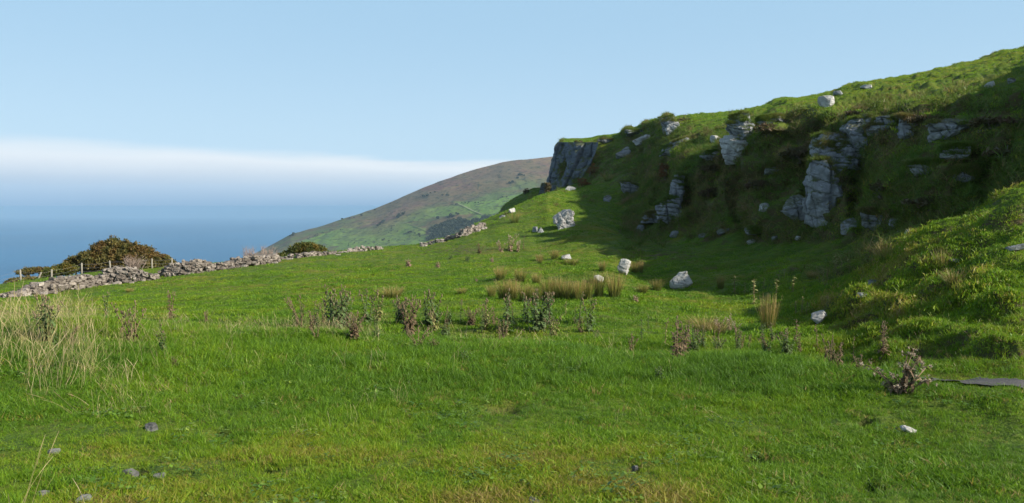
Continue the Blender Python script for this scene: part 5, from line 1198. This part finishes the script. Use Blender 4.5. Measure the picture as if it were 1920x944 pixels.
# rushes
M_RUSH = blade_mat('rush_stems', [(0.0, (.050, .080, .018)), (.40, (.16, .17, .032)), (.70, (.33, .23, .07)), (1.0, (.42, .32, .13))], .2, False)
def rush_mesh(seed, nb, tan, flare=.45, wd=.012):
    rs = np.random.RandomState(seed); V = []; F = []; T_ = []
    for i in range(nb):
        a = rs.uniform(0, 6.283); r = .20 * math.sqrt(rs.uniform()); h = rs.uniform(.5, 1.0) ** .7; ln = flare * rs.uniform(.05, 1) * (.3 + r / .2 * .7); x0, y0 = r * math.cos(a), r * math.sin(a); wa = rs.uniform(0, 3.14); wx, wy = math.cos(wa) * wd / 2, math.sin(wa) * wd / 2; dk = rs.uniform(-.2, .25); b = len(V)
        for k in range(4):
            t = k / 3; w = 1 - .75 * t; x = x0 + math.cos(a) * ln * t ** 1.5; y = y0 + math.sin(a) * ln * t ** 1.5; V += [(x - wx * w, y - wy * w, h * t - .03), (x + wx * w, y + wy * w, h * t - .03)]; T_ += [np.clip(.12 + dk * .5 + tan * t ** 1.3 + dk * t, 0, 1)] * 2
        for k in range(3): q = b + 2 * k; F.append((q, q + 1, q + 3, q + 2))
    me = mesh_np('rush_clump', V, F, M_RUSH, False); vattr(me, 'tint', T_); vattr(me, 'bt', np.full(len(V), .5)); return me
RM = {}
def rush(u, v, h, w, tan, label, group=None, flare=.45, name='rush_clump', nb=240):
    p, n_, d = at(u, v); k = d / FPX; key = (round(tan, 1), round(flare, 1), int(u) % 3, nb)
    if key not in RM: RM[key] = rush_mesh(700 + len(RM), nb, tan, flare)
    o = link(name, RM[key], None, label, 'rushes', group); o.location = p; o.scale = (w * k * 1.5, w * k * 1.5, h * k * 1.12); o.rotation_euler = (0, 0, (u * 1.7) % 6.28)
G = 'rush clumps in the damp patch of the field'
for u, v, h, w, tan, lb in [
 (922, 558, 24, 20, .7, 'leftmost low clump of the rush patch'), (945, 562, 36, 30, .6, 'dark based clump second from the left in the rush patch'), (962, 562, 38, 28, .8, 'tan clump with a dark foot in the left of the patch'), (984, 564, 32, 32, .7, 'wide orange tinged clump in the left half of the patch'),
 (1006, 565, 30, 28, .6, 'greenish low clump near the middle of the rush patch'), (1026, 562, 40, 26, .6, 'tall green clump in the middle of the rush patch'), (1044, 560, 42, 28, .8, 'tall tan clump right of the middle of the patch'), (1064, 562, 38, 30, .7, 'clump with the darkest shadowed foot in the patch'),
 (1084, 562, 36, 28, .8, 'orange clump in the right half of the rush patch'), (1102, 560, 38, 26, .6, 'green clump near the right end of the rush row'), (1122, 556, 44, 26, .5, 'tall green clump behind the small white boulder'), (1152, 556, 42, 36, .95, 'rounded orange brown clump standing apart at the right'),
 (938, 524, 24, 26, .8, 'tan clump behind the main row at its left'), (975, 528, 24, 26, .7, 'tan clump behind the main row near the middle'), (1005, 532, 20, 22, .8, 'small tan clump behind the main row'), (866, 552, 12, 20, .8, 'tiny yellow clump left of the rush patch'),
 (735, 560, 22, 46, .8, 'broad yellowish clump behind the central thistles'), (1012, 489, 12, 18, .8, 'small clump near the shade edge left of the flat stone'), (1040, 486, 18, 20, .8, 'clump beside the low flat white stone'), (1072, 497, 12, 28, .6, 'low clump in front of the flat white stone'),
 (1012, 494, 10, 12, .7, 'very small clump below the one at the shade edge'), (1130, 508, 18, 18, .6, 'green clump left of the capped boulder'), (1190, 512, 20, 22, .6, 'clump right of the capped boulder'), (1202, 514, 26, 10, .8, 'thin tan clump by the capped boulder'),
 (1232, 545, 20, 24, .5, 'green clump left of the large grey boulder'), (1205, 550, 16, 28, .6, 'low clump between the orange one and the large boulder'), (1351, 542, 26, 16, .6, 'narrow green clump at the shade edge right of the large boulder'), (1522, 524, 16, 22, .9, 'reddish tuft on the sunlit crest'),
 (243, 549, 8, 14, .8, 'solitary brown tuft below the wall at the left')]:
    rush(u, v, h, w, tan, lb, G if v > 500 and 900 < u < 1240 else None)
rush(1440, 618, 62, 40, 1.0, 'tall tan rush tuft standing right of the pinkish thistles', None, .3, nb=170)
rush(1322, 624, 30, 46, .8, 'broad brown grass tussock left of the pinkish thistles', None, .8)
rush(1345, 628, 22, 40, .8, 'brownish tussock under the pinkish thistles', None, .8)
rush(1660, 492, 34, 30, 1.0, 'splayed tan tuft in the shade at the foot of the mound', None, .9, nb=110)
rush(1768, 508, 40, 22, .8, 'thin reddish tuft on the face of the right hand mound', None, .8, nb=90)
rush(1745, 500, 22, 26, 1.0, 'sparse pinkish dry tuft left of the reddish one on the mound', None, .9, nb=80)
rush(1790, 540, 30, 36, .7, 'sunlit green and tan tuft under the mound', None, .7, nb=160)
for u, v, h, w, tan, lb in [(1232, 338, 18, 26, 1.0, 'pale dry tuft in the shaded gap left of an orange bush'), (1180, 300, 12, 20, .9, 'brown tuft beside the weathered rock of the sunny slope'), (1290, 232, 7, 40, .5, 'dark heather tuft on the skyline right of the rock pile'), (965, 418, 22, 24, .8, 'brownish tuft on the bank left of the shaded hollow'), (1140, 340, 16, 24, .8, 'yellow brown tuft right of the cliff foot')]:
    rush(u, v, h, w, tan, lb, None, .7, nb=120)
# shrubs on the hillside
def hill_bush(u, v, w, h, label, mat, seed, nleaf=1600, ls=.07):
    p, n_, d = at(u, v); k = d / FPX; build_bush('shrub', p, [(0, 0, h * k * .5, w * k * .5, h * k * .55), (w * k * .25, .2, h * k * .3, w * k * .35, h * k * .35)], label, 'bush', seed, mat, nleaf, ls, 1)
M_RED = leaf_mat('autumn_bracken', (.13, .085, .028), (.24, .12, .035), (.20, .075, .025)); M_HEATH = leaf_mat('dark_heath', (.075, .08, .028), (.14, .10, .05), (.11, .065, .035))
hill_bush(1247, 335, 24, 26, 'orange brown autumn bush on the spur below the ridge', M_RED, 41)
hill_bush(1092, 350, 26, 14, 'yellow brown scrub at the right foot of the cliff', M_RED, 42)
hill_bush(1112, 330, 22, 18, 'yellow brown scrub climbing the right side of the cliff', M_RED, 43)
hill_bush(1026, 362, 12, 20, 'dark shrub in shade at the left foot of the cliff', M_HEATH, 44, 1200)
hill_bush(986, 364, 10, 10, 'dark little bush on the shaded shoulder left of the cliff', M_HEATH, 45, 900)
hill_bush(1282, 228, 26, 6, 'dark low heath on the skyline right of the rock pile', M_HEATH, 46, 900)
hill_bush(1085, 268, 16, 4, 'dark tuft growing on the edge of the cliff top', M_HEATH, 47, 500)
hill_bush(1330, 325, 40, 14, 'brown heath hanging over the ledge left of the stacked slabs', M_HEATH, 48, 1600)
for i, (u, v, w, h) in enumerate([(1500, 285, 60, 30), (1440, 240, 40, 24), (1720, 225, 60, 20), (1600, 215, 50, 14), (1860, 230, 60, 26), (1660, 350, 50, 26), (1420, 345, 40, 26), (1330, 360, 36, 30), (1880, 290, 50, 20), (1740, 380, 60, 22)]):
    hill_bush(u, v + h * .4, w, h * .55, ['brown heather mat left of the pillar crown', 'dark heather under the brow left of the ledge', 'reddish heather under the brow right of the upright slab', 'dark heather overhanging the blocky face', 'brown heather near the right edge below the brow', 'brown heather bulging right of the tall pillar', 'brown heather on the slope right of the rock ledge', 'brown heather above the gully rib', 'dim heather at the far right of the scarp', 'dim heather above the mound'][i], M_HEATH, 60 + i, 1500, .08)

# the scrap lying in the turf, pale flecks
def scrap():
    p, n_, d = at(1703, 812); me = rock_mesh('bleached_wool', simple_mat('dirty_wool', (.42, .40, .37), .95, .35, 60), 301, (.10, .06, .04), n=16, cuts=3, rough=.25, round_=.8); o = link('wool_scrap', me, None, 'crumpled white and grey scrap of wool lying in the near turf', 'wool'); o.location = p + Vector((0, 0, .03)); o.rotation_euler = (0, .2, -.3)
scrap()
